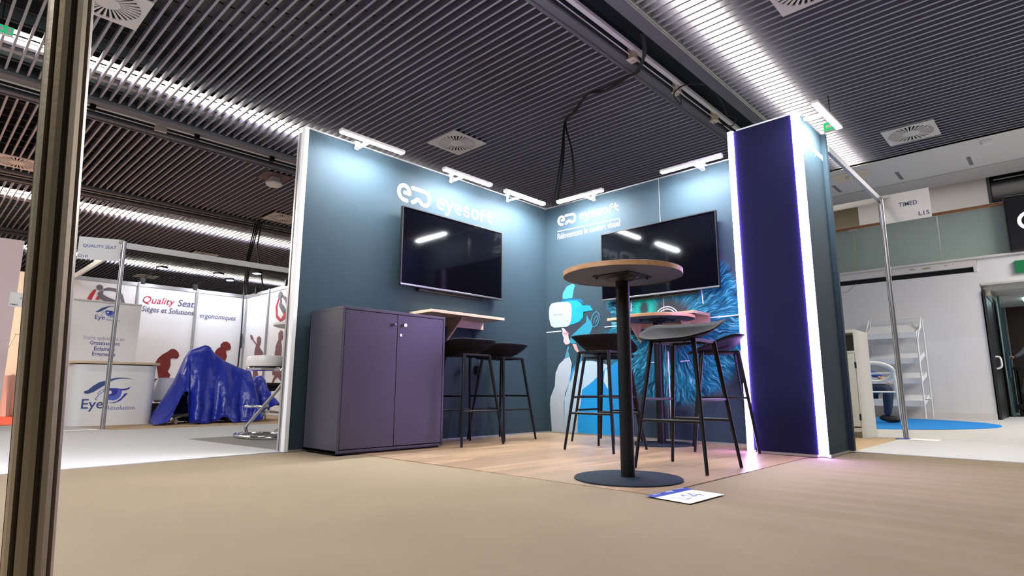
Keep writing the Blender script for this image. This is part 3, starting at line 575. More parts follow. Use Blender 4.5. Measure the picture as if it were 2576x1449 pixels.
# bar lamps on arms along the wall tops
def bar_lamp(label, a, b, wall, z=2.41):
    a = Vector((*a,z)); b = Vector((*b,z)); m_ = (a+b)/2; d = (b-a).normalized()
    wx = Vector((*wall,0))                      # from the lamp towards the wall
    t = thing('bar_lamp', label, 'lamp', (m_.x,m_.y,z), 0, 'white bar lamps on the booth')
    MB().bar(a+Vector((0,0,0.014)), b+Vector((0,0,0.014)), 0.046, 0.024).build('housing', M_house, t, bevel=0.003)
    MB().bar(a+d*0.006, b-d*0.006, 0.043, 0.010).build('diffuser', M_led, t, bevel=0.006)
    arm = MB(); e_ = m_+wx; arm.bar(m_+Vector((0,0,0.032)), Vector((e_.x,e_.y,z+0.032)), 0.04, 0.012); arm.bar(Vector((e_.x,e_.y,z+0.02)), Vector((e_.x,e_.y,2.505)), 0.03, 0.012, up=(wx.normalized())); arm.bar(Vector((e_.x,e_.y,2.512))-wx.normalized()*0.02, Vector((e_.x,e_.y,2.512))+wx.normalized()*0.05,0.05,0.012)
    arm.build('arm', M_house, t)
    return t
LX = 0.26
bar_lamp('white bar lamp at the free left end of the left booth wall',(LX,-2.775),(LX,-2.172),(-0.26,0),2.429)
bar_lamp('white bar lamp in the middle of the left booth wall, above the lettering',(LX,-1.732),(LX,-1.128),(-0.26,0),2.416)
bar_lamp('white bar lamp on the left booth wall next to the inner corner',(LX,-0.938),(LX,-0.331),(-0.26,0),2.412)
bar_lamp('white bar lamp on the rear booth wall next to the inner corner',(0.385,-LX),(0.975,-LX),(0,0.26),2.422)
bar_lamp('white bar lamp on the rear booth wall beside the glowing pillar',(1.620,-LX),(2.210,-LX),(0,0.26),2.434)
bar_lamp('white bar lamp on an arm beyond the outer side of the pillar top, at right',(3.075,-0.68),(3.085,-0.11),(-0.165,0.0),2.455)
# ------------------------------------------------------------------ screens
def screen(label, pl, a0, a1, z0, z1):
    o,r,u = pl; n_ = r.cross(u); c = o+r*((a0+a1)/2)+u*z0
    t = thing('wall_screen', label, 'television', (c.x,c.y,c.z), 0, 'large black wall screens')
    def B(x0,x1,y0,y1,t0,t1): return MB().flat(pl,[(x0,y0),(x1,y0),(x1,y1),(x0,y1)],t0,t1)
    B(a0,a1,z0,z1,0.045,0.072).build('rear_shell', M_bezel, t, bevel=0.004)
    B(a0+0.009,a1-0.009,z0+0.016,z1-0.009,0.072,0.0745).build('display_panel', M_screen, t)
    f = MB()
    for q in ((a0,a0+0.009,z0,z1),(a1-0.009,a1,z0,z1),(a0,a1,z1-0.009,z1)): f.flat(pl,[(q[0],q[2]),(q[1],q[2]),(q[1],q[3]),(q[0],q[3])],0.072,0.080)
    f.build('bezel', M_bezel, t)
    B(a0,a1,z0,z0+0.016,0.072,0.082).build('lower_trim', mat('gunmetal',(0.20,0.20,0.22),0.3,0.8), t, bevel=0.002)
    s_ = MB(); s_.flat(pl,[((a0+a1)/2-0.03,z0-0.010),((a0+a1)/2+0.03,z0-0.010),((a0+a1)/2+0.03,z0),((a0+a1)/2-0.03,z0)],0.055,0.075); s_.build('sensor', M_bezel, t)
    B(a0+0.18,a1-0.18,z0+0.02,z1-0.25,0.004,0.046).build('wall_mount', M_black, t)
    b = B(a0+0.22,a1-0.22,z0-0.025,z0+0.14,0.012,0.045); b.build('rear_bulge', M_bezel, t, bevel=0.01)
    return t
screen('wide black screen on the left booth wall, under the big white lettering',PL_L,-2.030,-0.788,1.342,2.048)
screen('wide black screen on the rear booth wall, behind the near round table',PL_R,0.806,2.040,1.337,2.034)

# ------------------------------------------------------------------ cabinet
t = thing('storage_cabinet','dark purple-grey two-door cabinet with round metal knobs against the left booth wall','cabinet',(0.24,-2.33,0))
cx0,cx1,cy0,cy1,ch = 0.02,0.492,-2.80,-1.865,1.035
b = MB(); b.box((cx0,cy0,0.015),(cx1,cy0+0.019,ch-0.02)); b.box((cx0,cy1-0.019,0.015),(cx1,cy1,ch-0.02)); b.box((cx0,cy0,0.015),(cx0+0.01,cy1,ch-0.02)); b.box((cx0,cy0,0.015),(cx1-0.005,cy1,0.034)); b.box((cx0,cy0,ch-0.02),(cx1,cy1,ch))
b.build('carcass', M_cab, t, bevel=0.0015)
b = MB(); b.box((cx0+0.03,cy0+0.02,0.002),(cx1-0.03,cy1-0.02,0.018)); b.build('plinth', M_black, t)
ym = (cy0+cy1)/2
for y0,y1,ky in ((cy0+0.022,ym-0.002,ym-0.035),(ym+0.002,cy1-0.022,ym+0.055)):
    d = MB().box((cx1-0.021,y0,0.040),(cx1-0.002,y1,ch-0.024)).build('door', M_cab, t, bevel=0.0015)
    k = MB()
    for r_,x_a,x_b in ((0.006,cx1-0.003,cx1+0.012),(0.013,cx1+0.012,cx1+0.026)):
        k.add([(x_a,ky+r_*math.cos(2*PI*i/16),0.935+r_*math.sin(2*PI*i/16)) for i in range(16)]+[(x_b,ky+r_*math.cos(2*PI*i/16),0.935+r_*math.sin(2*PI*i/16)) for i in range(16)],[(i,(i+1)%16,16+(i+1)%16,16+i) for i in range(16)]+[tuple(range(16,32))])
    kb = k.build('knob', M_chrome, None, smooth=True); kb.parent = d; kb.location = -origin_of(t)
    if ky > ym:
        k = MB().add([(cx1-0.003,ym+0.030+0.012*math.cos(2*PI*i/16),0.858+0.012*math.sin(2*PI*i/16)) for i in range(16)]+[(cx1+0.005,ym+0.030+0.011*math.cos(2*PI*i/16),0.858+0.011*math.sin(2*PI*i/16)) for i in range(16)],[(i,(i+1)%16,16+(i+1)%16,16+i) for i in range(16)]+[tuple(range(16,32))])
        kb = k.build('lock', M_chrome, None, smooth=True); kb.parent = d; kb.location = -origin_of(t)

# ------------------------------------------------------------------ wall shelves
t = thing('wall_shelf','pale wooden wall shelf with a triangular bracket under the left screen','shelf',(0.02,-1.43,1.04),0)
MB().box((0.003,-1.87,1.100),(0.312,-0.985,1.124)).build('board', M_pine, t, bevel=0.001)
MB().box((0.003,-1.87,1.030),(0.021,-0.985,1.100)).build('back_rail', M_pine, t, bevel=0.001)
for y in (-1.44,):
    MB().add([(0.021,y-0.009,0.90),(0.021,y-0.009,1.10),(0.23,y-0.009,1.10),(0.21,y-0.009,1.075),(0.021,y+0.009,0.90),(0.021,y+0.009,1.10),(0.23,y+0.009,1.10),(0.21,y+0.009,1.075)],[(0,1,2,3),(7,6,5,4),(0,4,5,1),(1,5,6,2),(2,6,7,3),(3,7,4,0)]).build('bracket', M_pine, t)
MB().tube([(0.012,-1.15,1.03),(0.03,-1.14,1.0),(0.012,-1.10,0.94),(0.010,-1.05,0.80),(0.010,-1.03,0.68)],0.004,6).build('power_cord', M_cable, t)
o = MB().box((0.002,-1.08,0.60),(0.045,-1.02,0.68)).build('power_adapter', M_black, bevel=0.006); tag(o,'black power adapter hanging on the left booth wall below the pale shelf','power adapter')
t = thing('wall_shelf','oak wall shelf half hidden behind the far round table, rear booth wall','shelf',(1.45,-0.02,1.03),0)
MB().box((1.02,-0.315,1.100),(1.905,-0.003,1.124)).build('board', M_pine_x, t, bevel=0.001)
MB().box((1.02,-0.021,1.030),(1.905,-0.003,1.100)).build('back_rail', M_pine_x, t, bevel=0.001)
for x in (1.20,1.72): MB().add([(x-0.009,-0.021,0.90),(x-0.009,-0.021,1.10),(x-0.009,-0.23,1.10),(x-0.009,-0.21,1.075),(x+0.009,-0.021,0.90),(x+0.009,-0.021,1.10),(x+0.009,-0.23,1.10),(x+0.009,-0.21,1.075)],[(0,1,2,3),(7,6,5,4),(0,4,5,1),(1,5,6,2),(2,6,7,3),(3,7,4,0)]).build('bracket', M_pine_x, t)

# ------------------------------------------------------------------ round bar tables
def bar_table(label, x, y, R, rb, zt=1.082):
    t = thing('bar_table', label, 'table', (x,y,0), 0, 'tall round bar tables')
    MB().lathe([(0,zt-0.0235),(R-0.001,zt-0.0235),(R-0.001,zt-0.002),(R-0.003,zt),(0,zt)],(x,y,0),72).build('tabletop', M_under, t)
    MB().lathe([(R-0.001,zt-0.026),(R+0.0015,zt-0.025),(R+0.0015,zt-0.001),(R-0.001,zt)],(x,y,0),72).build('edge_band', M_edge, t, smooth=True)
    pt = MB(); h = 0.115
    pt.box((x-h,y-h,zt-0.030),(x+h,y+h,zt-0.0245)); pt.lathe([(0.085,zt-0.031),(0.075,zt-0.040),(0.05,zt-0.052),(0.036,zt-0.055)],(x,y,0),28)
    p_ = pt.build('mounting_plate', M_black, t, bevel=0.002)
    for sx in (-1,1):
        for sy in (-1,1): 
            q = MB().sphere((x+sx*0.098,y+sy*0.098,zt-0.033),0.009,8).build('screw', M_black, None, smooth=True); q.parent = p_; q.location = -origin_of(t)
    MB().cyl((x,y),0.036,0.012,zt-0.04,32).build('column', M_black, t, smooth=True)
    MB().lathe([(0,0.012),(rb-0.004,0.009),(rb,0.006),(rb,0.0005),(0,0.0005)],(x,y,0.001),72).build('base_plate', mat('slate_steel',(0.020,0.027,0.040),0.75,0.0,spec=0.05,bump=0.04,bscale=60,var=0.15,vscale=9), t, smooth=True)
    return t
bar_table('tall round bar table with wood edge in front, on the corner of the plank floor',2.466,-2.274,0.318,0.275)
bar_table('tall round bar table farther back, by the printed rear wall',1.60,-0.40,0.318,0.262)

# ------------------------------------------------------------------ bar stools
def stool_proto():
    t = thing('bar_stool','x','bar stool',(0,0,0),0,'black bar stools with bucket seats')
    n,m = 40,9; vt = []; 
    def surf(rho,a):
        c,s_ = math.cos(a),math.sin(a)
        k = (abs(c)**2.5+abs(s_)**2.5)**(-1/2.5)
        ax = 0.250; ay = 0.218
        back = smoothstep(-0.9,0.6,s_)
        rim = 0.012+0.108*back-0.020*smoothstep(-0.6,-1.0,s_)
        z = 0.746+rim*rho**2.3
        flare = 1.0
        return Vector((ax*k*c*rho*flare, ay*k*s_*rho-0.018+0.008*back*rho**4, z))
    vs = [surf(0,0)]; fs = []
    for i in range(1,m+1):
        for k in range(n): vs.append(surf(i/m, 2*PI*k/n))
    for k in range(n): fs.append((0,1+k,1+(k+1)%n))
    for i in range(m-1):
        for k in range(n): fs.append((1+i*n+k,1+(i+1)*n+k,1+(i+1)*n+(k+1)%n,1+i*n+(k+1)%n))
    o = MB().add(vs,fs).build('seat_shell', M_seat, t, smooth=True, world=False)
    sd = o.modifiers.new('thickness','SOLIDIFY'); sd.thickness = 0.009; sd.offset = 0
    f = MB(); c4 = [(-0.135,-0.13),(0.135,-0.13),(0.135,0.13),(-0.135,0.13)]; zt = 0.738
    for i in range(4):
        f.bar((*c4[i],zt),(*c4[(i+1)%4],zt),0.018,0.018)
    f.build('seat_frame', M_black, t, world=False, bevel=0.003)
    for px,py in ((-0.08,-0.128),(0.08,-0.128),(-0.08,0.128),(0.08,0.128)): MB().cyl((px,py),0.007,0.722,0.735,8).build('screw', M_black, t, world=False)
    ft = [(-0.222,-0.222),(0.222,-0.222),(0.222,0.222),(-0.222,0.222)]
    for i in range(4):
        a = Vector((*c4[i],zt+0.004)); b = Vector((*ft[i],0.002))
        l = MB().tube([a,b],0.0145,14,0.0095).build('leg', M_black, t, smooth=True, world=False)
    def on(i,z):
        a = Vector((*c4[i],zt)); b = Vector((*ft[i],0)); return a+(b-a)*((zt-z)/zt)
    MB().tube([on(0,.275),on(1,.275)],0.0095,10).build('footrest', M_black, t, smooth=True, world=False)
    MB().tube([on(2,.275),on(3,.275)],0.0095,10).build('footrest', M_black, t, smooth=True, world=False)
    MB().tube([on(1,.395),on(2,.395)],0.0085,10).build('side_stretcher', M_black, t, smooth=True, world=False)
    MB().tube([on(3,.395),on(0,.395)],0.0085,10).build('side_stretcher', M_black, t, smooth=True, world=False)
    return t
ST = [((2.485,-1.66),0.0,'black bar stool drawn up behind the near round table, nearest the viewer'),
      ((1.53,-1.12),PI,'black bar stool seen from behind, left of the near table column'),
      ((1.11,-0.49),PI/2,'black bar stool with lit seat, against the printed jacket on the rear wall'),
      ((2.186,-0.494),-PI/2+0.49,'black bar stool touching the glowing left edge of the pillar'),
      ((0.42,-1.55),-PI/2-0.06,'black bar stool under the pale shelf, partly hidden by the cabinet'),
      ((0.30,-1.00),-PI/2+0.06,'black bar stool by the left wall nearest the inner corner')]
s0 = stool_proto()
for i,((x,y),rz,lb) in enumerate(ST):
    if i == 0: s0.location = (x,y,0.001); s0.rotation_euler = (0,0,rz); s0['label'] = lb
    else: dup(s0,(x,y,0.001),rz,lb)

# ------------------------------------------------------------------ sheet with the stand number, taped to the floor
t = thing('stand_number_sheet','white paper sheet marked L14 taped to the carpet with blue tape','paper sign',(2.93,-2.53,0.003))
A,B_,C_,D_ = Vector((2.845,-2.668,0)),Vector((2.862,-2.375,0)),Vector((3.025,-2.388,0)),Vector((3.018,-2.690,0))
q = MB().add([v+Vector((0,0,0.0035)) for v in (A,B_,C_,D_)]+[v+Vector((0,0,0.0042)) for v in (A,B_,C_,D_)],[(0,1,2,3),(7,6,5,4),(0,4,5,1),(1,5,6,2),(2,6,7,3),(3,7,4,0)]); q.build('sheet', M_paper, t)
q = MB().add([(2.800,-2.665,0.0045),(2.852,-2.670,0.0045),(2.866,-2.352,0.0045),(2.812,-2.345,0.0045)],[(0,1,2,3)]); q.build('tape_strip', M_tape, t)
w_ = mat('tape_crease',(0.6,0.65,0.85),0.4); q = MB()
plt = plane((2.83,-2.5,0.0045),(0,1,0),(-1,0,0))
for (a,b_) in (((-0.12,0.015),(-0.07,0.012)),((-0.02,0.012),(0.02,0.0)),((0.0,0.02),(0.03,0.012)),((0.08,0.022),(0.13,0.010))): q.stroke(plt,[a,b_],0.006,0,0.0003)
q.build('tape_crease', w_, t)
pln = plane((2.935,-2.535,0.0043),(0.03,1,0),(-1,0.03,0)); q = MB()
q.stroke(pln,[(-0.085,0.035),(-0.080,-0.032),(-0.035,-0.030)],0.008,0,0.0003); q.stroke(pln,[(-0.022,0.012),(0.0,0.036),(0.0,-0.034)],0.008,0,0.0003); q.stroke(pln,[(0.060,-0.034),(0.055,0.036),(0.018,-0.012),(0.075,-0.012)],0.008,0,0.0003)
q.build('lettering', M_blueink, t)

# ------------------------------------------------------------------ sockets and hanging cables at the right channel
for i,(y,lb) in enumerate(((0.163,'beige socket box in the ceiling channel with the cable bundle, nearest'),(1.144,'beige socket box in the ceiling channel, middle of three'),(2.166,'beige socket box in the ceiling channel nearest the pillar top'))):
    t = thing('socket_box', lb, 'socket box', (1.115,y,ZC+0.05), 0, 'beige socket boxes in the ceiling channel')
    MB().box((1.08,y-0.045,ZC-0.02),(1.15,y+0.045,ZC+0.12)).build('box_body', M_box, t, bevel=0.004)
    MB().box((1.065,y-0.06,ZC-0.032),(1.165,y+0.05,ZC-0.02)).build('cover', M_box, t, bevel=0.002)
    MB().cyl((1.115,y),0.016,ZC-0.05,ZC-0.03,12).build('plug_collar', M_house, t)
def spline(pts, k=8):
    P = [Vector(p) for p in pts]; out = []
    for i in range(len(P)-1):
        p0 = P[max(i-1,0)]; p1 = P[i]; p2 = P[i+1]; p3 = P[min(i+2,len(P)-1)]
        for j in range(k):
            s_ = j/k; out.append(0.5*((2*p1)+(-p0+p2)*s_+(2*p0-5*p1+4*p2-p3)*s_*s_+(-p0+3*p1-3*p2+p3)*s_**3))
    return out+[P[-1]]
ends = [(0.00,0.09,2.40),(0.06,0.09,2.40),(0.08,0.10,2.40),(0.36,0.09,2.40),(0.37,0.10,2.40)]
cb = thing('cable_bundle','thick bundle of black cables hooked under the ceiling and dropping behind the inner booth corner','cable',(0.5,0.4,3.9))
for i,e in enumerate(ends):
    j = lambda a: (random.random()-0.5)*a
    MB().tube(spline([(1.40+j(.03),-0.12+j(.04),ZC+0.03),(1.30+j(.06),0.10+j(.06),ZC-0.02),(1.12+j(.04),0.26+j(.04),ZC-0.10),(0.90+j(.03),0.36+j(.03),ZC-0.07),(0.60+j(.04),0.37+j(.04),ZC-0.09+j(.04)),(0.34+j(.02),0.39+j(.02),ZC-0.055),(0.0+j(.03),0.58+j(.03),ZC-0.09),(-0.33+j(.02),0.80+j(.02),ZC-0.05),((-0.33+e[0])/2,(0.80+e[1])/2+0.05,3.30),e]),0.010,8).build('cable', M_cable, cb, smooth=True)
lp = MB().tube(spline([(1.17,1.11,ZC-0.06),(1.14,1.17,ZC-0.17),(1.11,1.07,ZC-0.06),(1.22,1.18,ZC+0.06),(1.42,1.32,ZC+0.02),(1.40,1.75,ZC-0.02),(1.33,2.05,ZC-0.05),(1.36,2.25,ZC-0.04),(1.28,2.30,ZC-0.10),(1.17,2.21,ZC-0.07)]),0.008,8).build('looped_cable', M_cable, smooth=True)
tag(lp,'single black cable looping between two beige socket boxes near the pillar','cable')
# ------------------------------------------------------------------ fluted aluminium posts
def fluted(mb, gb, p, q, r, grooves=8):
    p = Vector(p); q = Vector(q); d = (q-p).normalized(); u = d.orthogonal().normalized(); u = Vector((1,0,0))-d*d.x; u.normalize(); w = d.cross(u)
    prof = []
    for k in range(grooves):
        a0 = 2*PI*k/grooves; h = PI/grooves
        for da,rr in ((-h*0.98,1.0),(-h*0.36,1.0),(-h*0.34,0.74),(h*0.34,0.74),(h*0.36,1.0),(h*0.98,1.0)):
            prof.append((a0+da, r*rr))
    n = len(prof)
    vs = [p+u*rr*math.cos(a)+w*rr*math.sin(a) for a,rr in prof]+[q+u*rr*math.cos(a)+w*rr*math.sin(a) for a,rr in prof]
    mb.add(vs,[(k,(k+1)%n,n+(k+1)%n,n+k) for k in range(n)]+[tuple(range(n))[::-1],tuple(range(n,2*n))])
    if gb is not None: gb.tube([p-d*0.001,q+d*0.001],r*0.76,16)
    return mb
t = thing('stand_post','fluted metal post in the foreground at the left edge, leaning slightly','post',(3.4280,-4.8173,0))
g = MB(); fluted(MB(), g, (3.4280,-4.8173,0.0),(3.412,-4.9380,2.5),0.0205).build('post_profile', M_alu_gold, t)
g.build('post_core', M_groove, t)
MB().cyl((3.4280,-4.8173),0.03,0.0,0.006,20).build('foot', M_groove, t)

# ------------------------------------------------------------------ left stand: white panels in aluminium frame
QX,QY,QH = -7.0,-3.2,2.2; QR = -0.48
def panel(name, label, pl, a0, a1, h, m=M_white, group='white stand panels in metal frames', uz=0.02):
    o,r,u = pl; c = o+r*((a0+a1)/2)
    t = thing(name, label, 'panel', (c.x,c.y,0), 0, group)
    MB().flat(pl,[(a0,uz),(a1,uz),(a1,h-0.02),(a0,h-0.02)],-0.006,0.0).build('board', m, t)
    f = MB()
    f.flat(pl,[(a0,h-0.06),(a1,h-0.06),(a1,h),(a0,h)],-0.02,0.012); f.flat(pl,[(a0,0),(a1,0),(a1,0.03),(a0,0.03)],-0.02,0.010)
    f.flat(pl,[(a0,0.03),(a0+0.018,0.03),(a0+0.018,h-0.06),(a0,h-0.06)],-0.02,0.012); f.flat(pl,[(a1-0.018,0.03),(a1,0.03),(a1,h-0.06),(a1-0.018,h-0.06)],-0.02,0.012)
    f.build('frame', M_alu, t)
    return t
PB = plane((-6.97,0,0),(0,1,0),(0,0,1)); PB2 = plane((-6.962,0,0),(0,1,0),(0,0,1))
seam = [-3.2,-2.29,-1.38,-0.48]
M_red = mat('red_print',(0.50,0.02,0.04),0.6); M_greyp = mat('grey_print',(0.13,0.12,0.14),0.6); M_maroon = mat('maroon_print',(0.16,0.012,0.008),0.65); M_wine = mat('wine_print',(0.42,0.01,0.06),0.6)
p1 = panel('exhibition_wall','white stand panel with a round grey and red figure logo, behind the roll-up banner',PB,seam[0],seam[1],QH)
b = MB(); (x0,z0),(x1,_) = QBALL; r_ = abs(x1-x0); b.flat(PB2,[(x0+r_*math.cos(2*PI*k/24),z0+r_*math.sin(2*PI*k/24)) for k in range(24)],-0.007,0)
b.vstroke(PB2,QS1,[.03,.05,.05,.045,.04,.05],-0.007,0); b.vstroke(PB2,QS2,[.03,.07,.09,.08,.06],-0.007,0); b.build('logo_print', M_greyp, p1)
b = MB(); b.vstroke(PB2,QARC,[.03,.05,.06],-0.007,0); b.flat(PB2,QTRI,-0.007,0); b.build('logo_print', M_red, p1)
p2 = panel('exhibition_wall','white stand panel with red and black italic lettering and a stooping maroon figure',PB,seam[1],seam[2],QH)
q0 = TXT['q0']; MB().text(PB2,'Quality',q0[0][0],q0[0][1],0.165,shear=0.22,width=q0[1][0]-q0[0][0],t1=0).flatbuild('lettering', M_wine, p2)
s_0 = TXT['s0']; MB().text(PB2,'Seat',-1.675,s_0[0][1]+0.012,0.165,shear=0.22,width=0.265,t1=0).flatbuild('lettering', M_ink, p2)
l2 = TXT['l2']; MB().text(PB2,'Sièges et Solutions',l2[0][0],l2[0][1],0.128,shear=0.22,width=l2[1][0]-l2[0][0]-0.02,t1=0).flatbuild('lettering', M_ink, p2)
MB().flat(PB2,STOOP1,-0.007,0).build('figure_print', M_maroon, p2)
MB().flat(PB2,[(-2.27,0.30),(-1.40,0.30),(-1.40,0.62),(-2.27,0.62)],-0.0075,-0.004).build('dark_band_print', mat('dark_maroon',(0.06,0.01,0.012),0.6), p2)
p3 = panel('exhibition_wall','white stand panel with one italic word and a hunched maroon figure above blue cloth',PB,seam[2],seam[3],QH)
MB().text(PB2,'ergonomiques',l2[2][0],l2[2][1]+0.01,0.128,shear=0.22,width=l2[3][0]-l2[2][0],t1=0).flatbuild('lettering', M_ink, p3)
MB().flat(PB2,STOOP2,-0.007,0).build('figure_print', M_maroon, p3)
PS = plane((0,-0.50,0),(1,0,0),(0,0,1)); PS2 = plane((0,-0.508,0),(1,0,0),(0,0,1))
p4 = panel('exhibition_wall','white side panel with a maroon figure carrying a spear',PS,-7.0,-5.99,QH)
b = MB(); b.flat(PS2,MAN1,-0.007,0); b.stroke(PS2,SPEAR,0.025,-0.007,0); b.flat(PS2,SPEARHEAD,-0.007,0); b.build('figure_print', mat('brown_print',(0.19,0.075,0.075),0.6), p4)
p5 = panel('exhibition_wall','white side panel with a maroon walking figure and a grey and red swirl logo',PS,-5.99,-4.98,QH)
MB().flat(PS2,MAN2,-0.007,0).build('figure_print', mat('brown_print',(0.19,0.075,0.075),0.6), p5)
b = MB(); (x0,z0),(x1,_) = RBALL; r_ = abs(x1-x0); b.flat(PS2,[(x0+r_*math.cos(2*PI*k/20),z0+r_*math.sin(2*PI*k/20)) for k in range(20)],-0.007,0); b.vstroke(PS2,RG,[.04,.06,.06,.03],-0.007,0); b.vstroke(PS2,RS,[.05,.08,.10,.09],-0.007,0); b.build('logo_print', M_greyp, p5)
b = MB(); b.vstroke(PS2,RR,[.09,.09,.05],-0.007,0); b.vstroke(PS2,RA,[.03,.06,.06,.05],-0.007,0); b.build('logo_print', M_red, p5)
panel('exhibition_wall','white side panel farthest right, mostly hidden by the end of the dark booth wall',PS,-4.98,-3.97,QH)
# posts and fascia
def post(label, x, y, h, r=0.022, grp='slim aluminium stand posts'):
    t = thing('stand_post', label, 'post', (x,y,0), 0, grp)
    fluted(MB(), None, (x,y,0),(x,y,h), r).build('post_profile', M_alu, t)
    MB().cyl((x,y),r*0.9,h,h+0.008,14).build('cap', M_house, t)
post('slim aluminium post at the front corner of the left white stand',-3.80,-3.24,2.165,0.024)
post('slim aluminium post at the back left corner of the white stand, beside the roll-up banner',-6.99,-3.225,QH,0.026)
for lab,y in (('slim aluminium post between the figure logo panel and the italic lettering panel',-2.29),('slim aluminium post in the back wall above the peak of the blue cloth',-1.38),('slim aluminium post in the inner right corner of the white stand',-0.50)):
    post(lab,-6.955,y,QH,0.02)
post('slim aluminium post between the two figure side panels of the white stand',-5.99,-0.515,QH,0.02)
t = thing('fascia_beam','long white fascia beam across the front of the left stand','beam',(-3.80,-1.7,2.13)); MB().box((-3.815,-3.22,2.09),(-3.785,-0.2,2.16)).build('profile', M_white, t, bevel=0.003)
t = thing('fascia_beam','grey beam running back along the left side of the white stand','beam',(-5.4,-3.23,2.13)); MB().box((-6.97,-3.245,2.09),(-3.82,-3.215,2.16)).build('profile', M_alu, t, bevel=0.003)
# hanging name board of the left stand
t = thing('name_board','white lettered board with D10 at the top of the left stand post','sign',(-3.98,-3.45,2.05))
A = Vector((-3.835,-3.262,0)); dirv = Vector((-0.40,-0.916,0)).normalized()
pn = plane(A+dirv*0.42,-dirv,(0,0,1))
MB().flat(pn,[(0,1.93),(0.42,1.93),(0.42,2.195),(0,2.195)],-0.005,0.0).build('board', M_paper, t)
MB().text(pn,'QUALITY SEAT',0.21,2.075,0.050,'CENTER',width=0.33,bold=0.01,t1=0.001).flatbuild('lettering', M_blueink, t)
MB().text(pn,'D10',0.015,1.95,0.045,width=0.09,bold=0.01,t1=0.001).flatbuild('lettering', M_blueink, t)
MB().box((-3.86,-3.29,2.15),(-3.81,-3.24,2.185)).build('clip', M_house, t)
# roll-up banner
PBN = plane((-5.80,0,0),(0,1,0),(0,0,1))
t = thing('roll_up_banner','roll-up banner with a small eye emblem and blue text lines behind the curved counter','banner',(-5.80,-2.92,0))
MB().flat(PBN,[(-3.33,0.05),(-2.50,0.05),(-2.50,1.68),(-3.33,1.68)],-0.002,0).build('printed_sheet', M_paper, t)
MB().flat(PBN,[(-3.33,0.05),(-2.50,0.05),(-2.50,0.20),(-3.33,0.20)],0,0.001).build('blue_band_print', M_blueink, t)
MB().box((-5.815,-3.335,1.67),(-5.785,-2.495,1.69)).build('top_rail', M_house, t, bevel=0.003)
MB().box((-5.86,-3.34,0.002),(-5.74,-2.49,0.055)).build('base_cassette', M_alu, t, bevel=0.008)
def T(s_,y,z,w,m,h=0.075,bold=0.015): MB().text(PBN,s_,y,z,h,'CENTER',width=w,bold=bold,t1=0.0015).flatbuild('lettering', m, t)
yc = -2.90; M_pale = mat('pale_ink',(0.45,0.45,0.58),0.6)
T('Votre spécialiste en',yc-0.02,1.135,0.50,M_pale); T('Grossissement',yc,1.065,0.36,M_blueink); T('Éclairage',yc,0.985,0.25,M_blueink); T('Ergonomie',yc,0.91,0.28,M_blueink); T('LOUPES',yc,0.70,0.21,M_blueink); T('HAUTE RÉSOLUTION',yc,0.62,0.58,M_blueink)
def emblem(pl, ox, oz, sc, parent, tt, rx=-3.09, rz=0.31):
    f = lambda pts: [(ox+(a-rx)*sc, oz+(b-rz)*sc) for a,b in pts]
    b = MB(); b.flat(pl,f(EYE['brow']),0,tt); b.build('emblem_print', mat('brow_blue',(0.055,0.09,0.27),0.6), parent)
    b = MB(); b.flat(pl,f(EYE['iris']),0,tt); b.build('emblem_print', mat('iris_blue',(0.10,0.16,0.62),0.6), parent)
    b = MB(); b.flat(pl,f(EYE['pupil']),0,tt*1.3); b.flat(pl,f(EYE['lash']),0,tt*1.3); b.flat(pl,f(EYE['lower']),0,tt*1.3); b.stroke(pl,f(EYEL1),0.006*sc,0,tt*1.3); b.stroke(pl,f(EYEL2),0.005*sc,0,tt*1.3); b.build('emblem_print', mat('pupil_blue',(0.04,0.04,0.35),0.6), parent)
    c0,c1 = f(EYEDOT); r_ = abs(c1[0]-c0[0]); MB().flat(pl,[(c0[0]+r_*math.cos(2*PI*k/18),c0[1]+r_*math.sin(2*PI*k/18)) for k in range(18)],0,tt*1.6).build('emblem_print', M_paper, parent)
    e = f(EYETXT)
    MB().text(pl,'Eye',e[0][0],e[0][1],(e[4][1]-e[0][1])/0.72,width=(e[1][0]-e[0][0])*0.98,bold=0.01,t1=tt).flatbuild('lettering', mat('brow_blue',(0.055,0.09,0.27),0.6), parent)
    MB().text(pl,'Résolution',e[2][0],e[2][1]-0.006*sc,0.052*sc/0.72,width=e[3][0]-e[2][0],t1=tt).flatbuild('lettering', mat('violet_ink',(0.13,0.12,0.38),0.6), parent)
emblem(PBN,-2.93,1.48,0.55,t,0.0015)
# curved counter
t = thing('promotion_counter','white curved counter with a large blue eye emblem and beech top','counter',(-4.85,-2.99,0))
def cpoly(x0,x1,y0,y1,rad,n=10):
    out = [(x1,y0),(x0,y0)] 
    out = []
    for (cx_,cy_,a0) in ((x0-rad,y0+rad,-PI/2),(x0-rad,y1-rad,0.0)):
        for k in range(n+1):
            a = a0+PI/2*k/n; out.append((cx_+rad*math.cos(a), cy_+rad*math.sin(a)))
    return out+[(x1,y1),(x1,y0)]
MB().prism(cpoly(-4.50,-5.0,-3.44,-2.545,0.13),0.004,0.745).build('wrapped_body', M_paper, t, smooth=True)
MB().prism(cpoly(-4.47,-5.02,-3.475,-2.50,0.16),0.755,0.785).build('top_board', mat('beech',(0.72,0.55,0.38),0.5), t, bevel=0.004)
MB().prism(cpoly(-4.53,-4.98,-3.41,-2.575,0.13),0.745,0.756).build('shadow_gap', M_black, t)
emblem(plane((-4.4995,0,0),(0,1,0),(0,0,1)),-3.09,0.31,1.0,t,0.001)
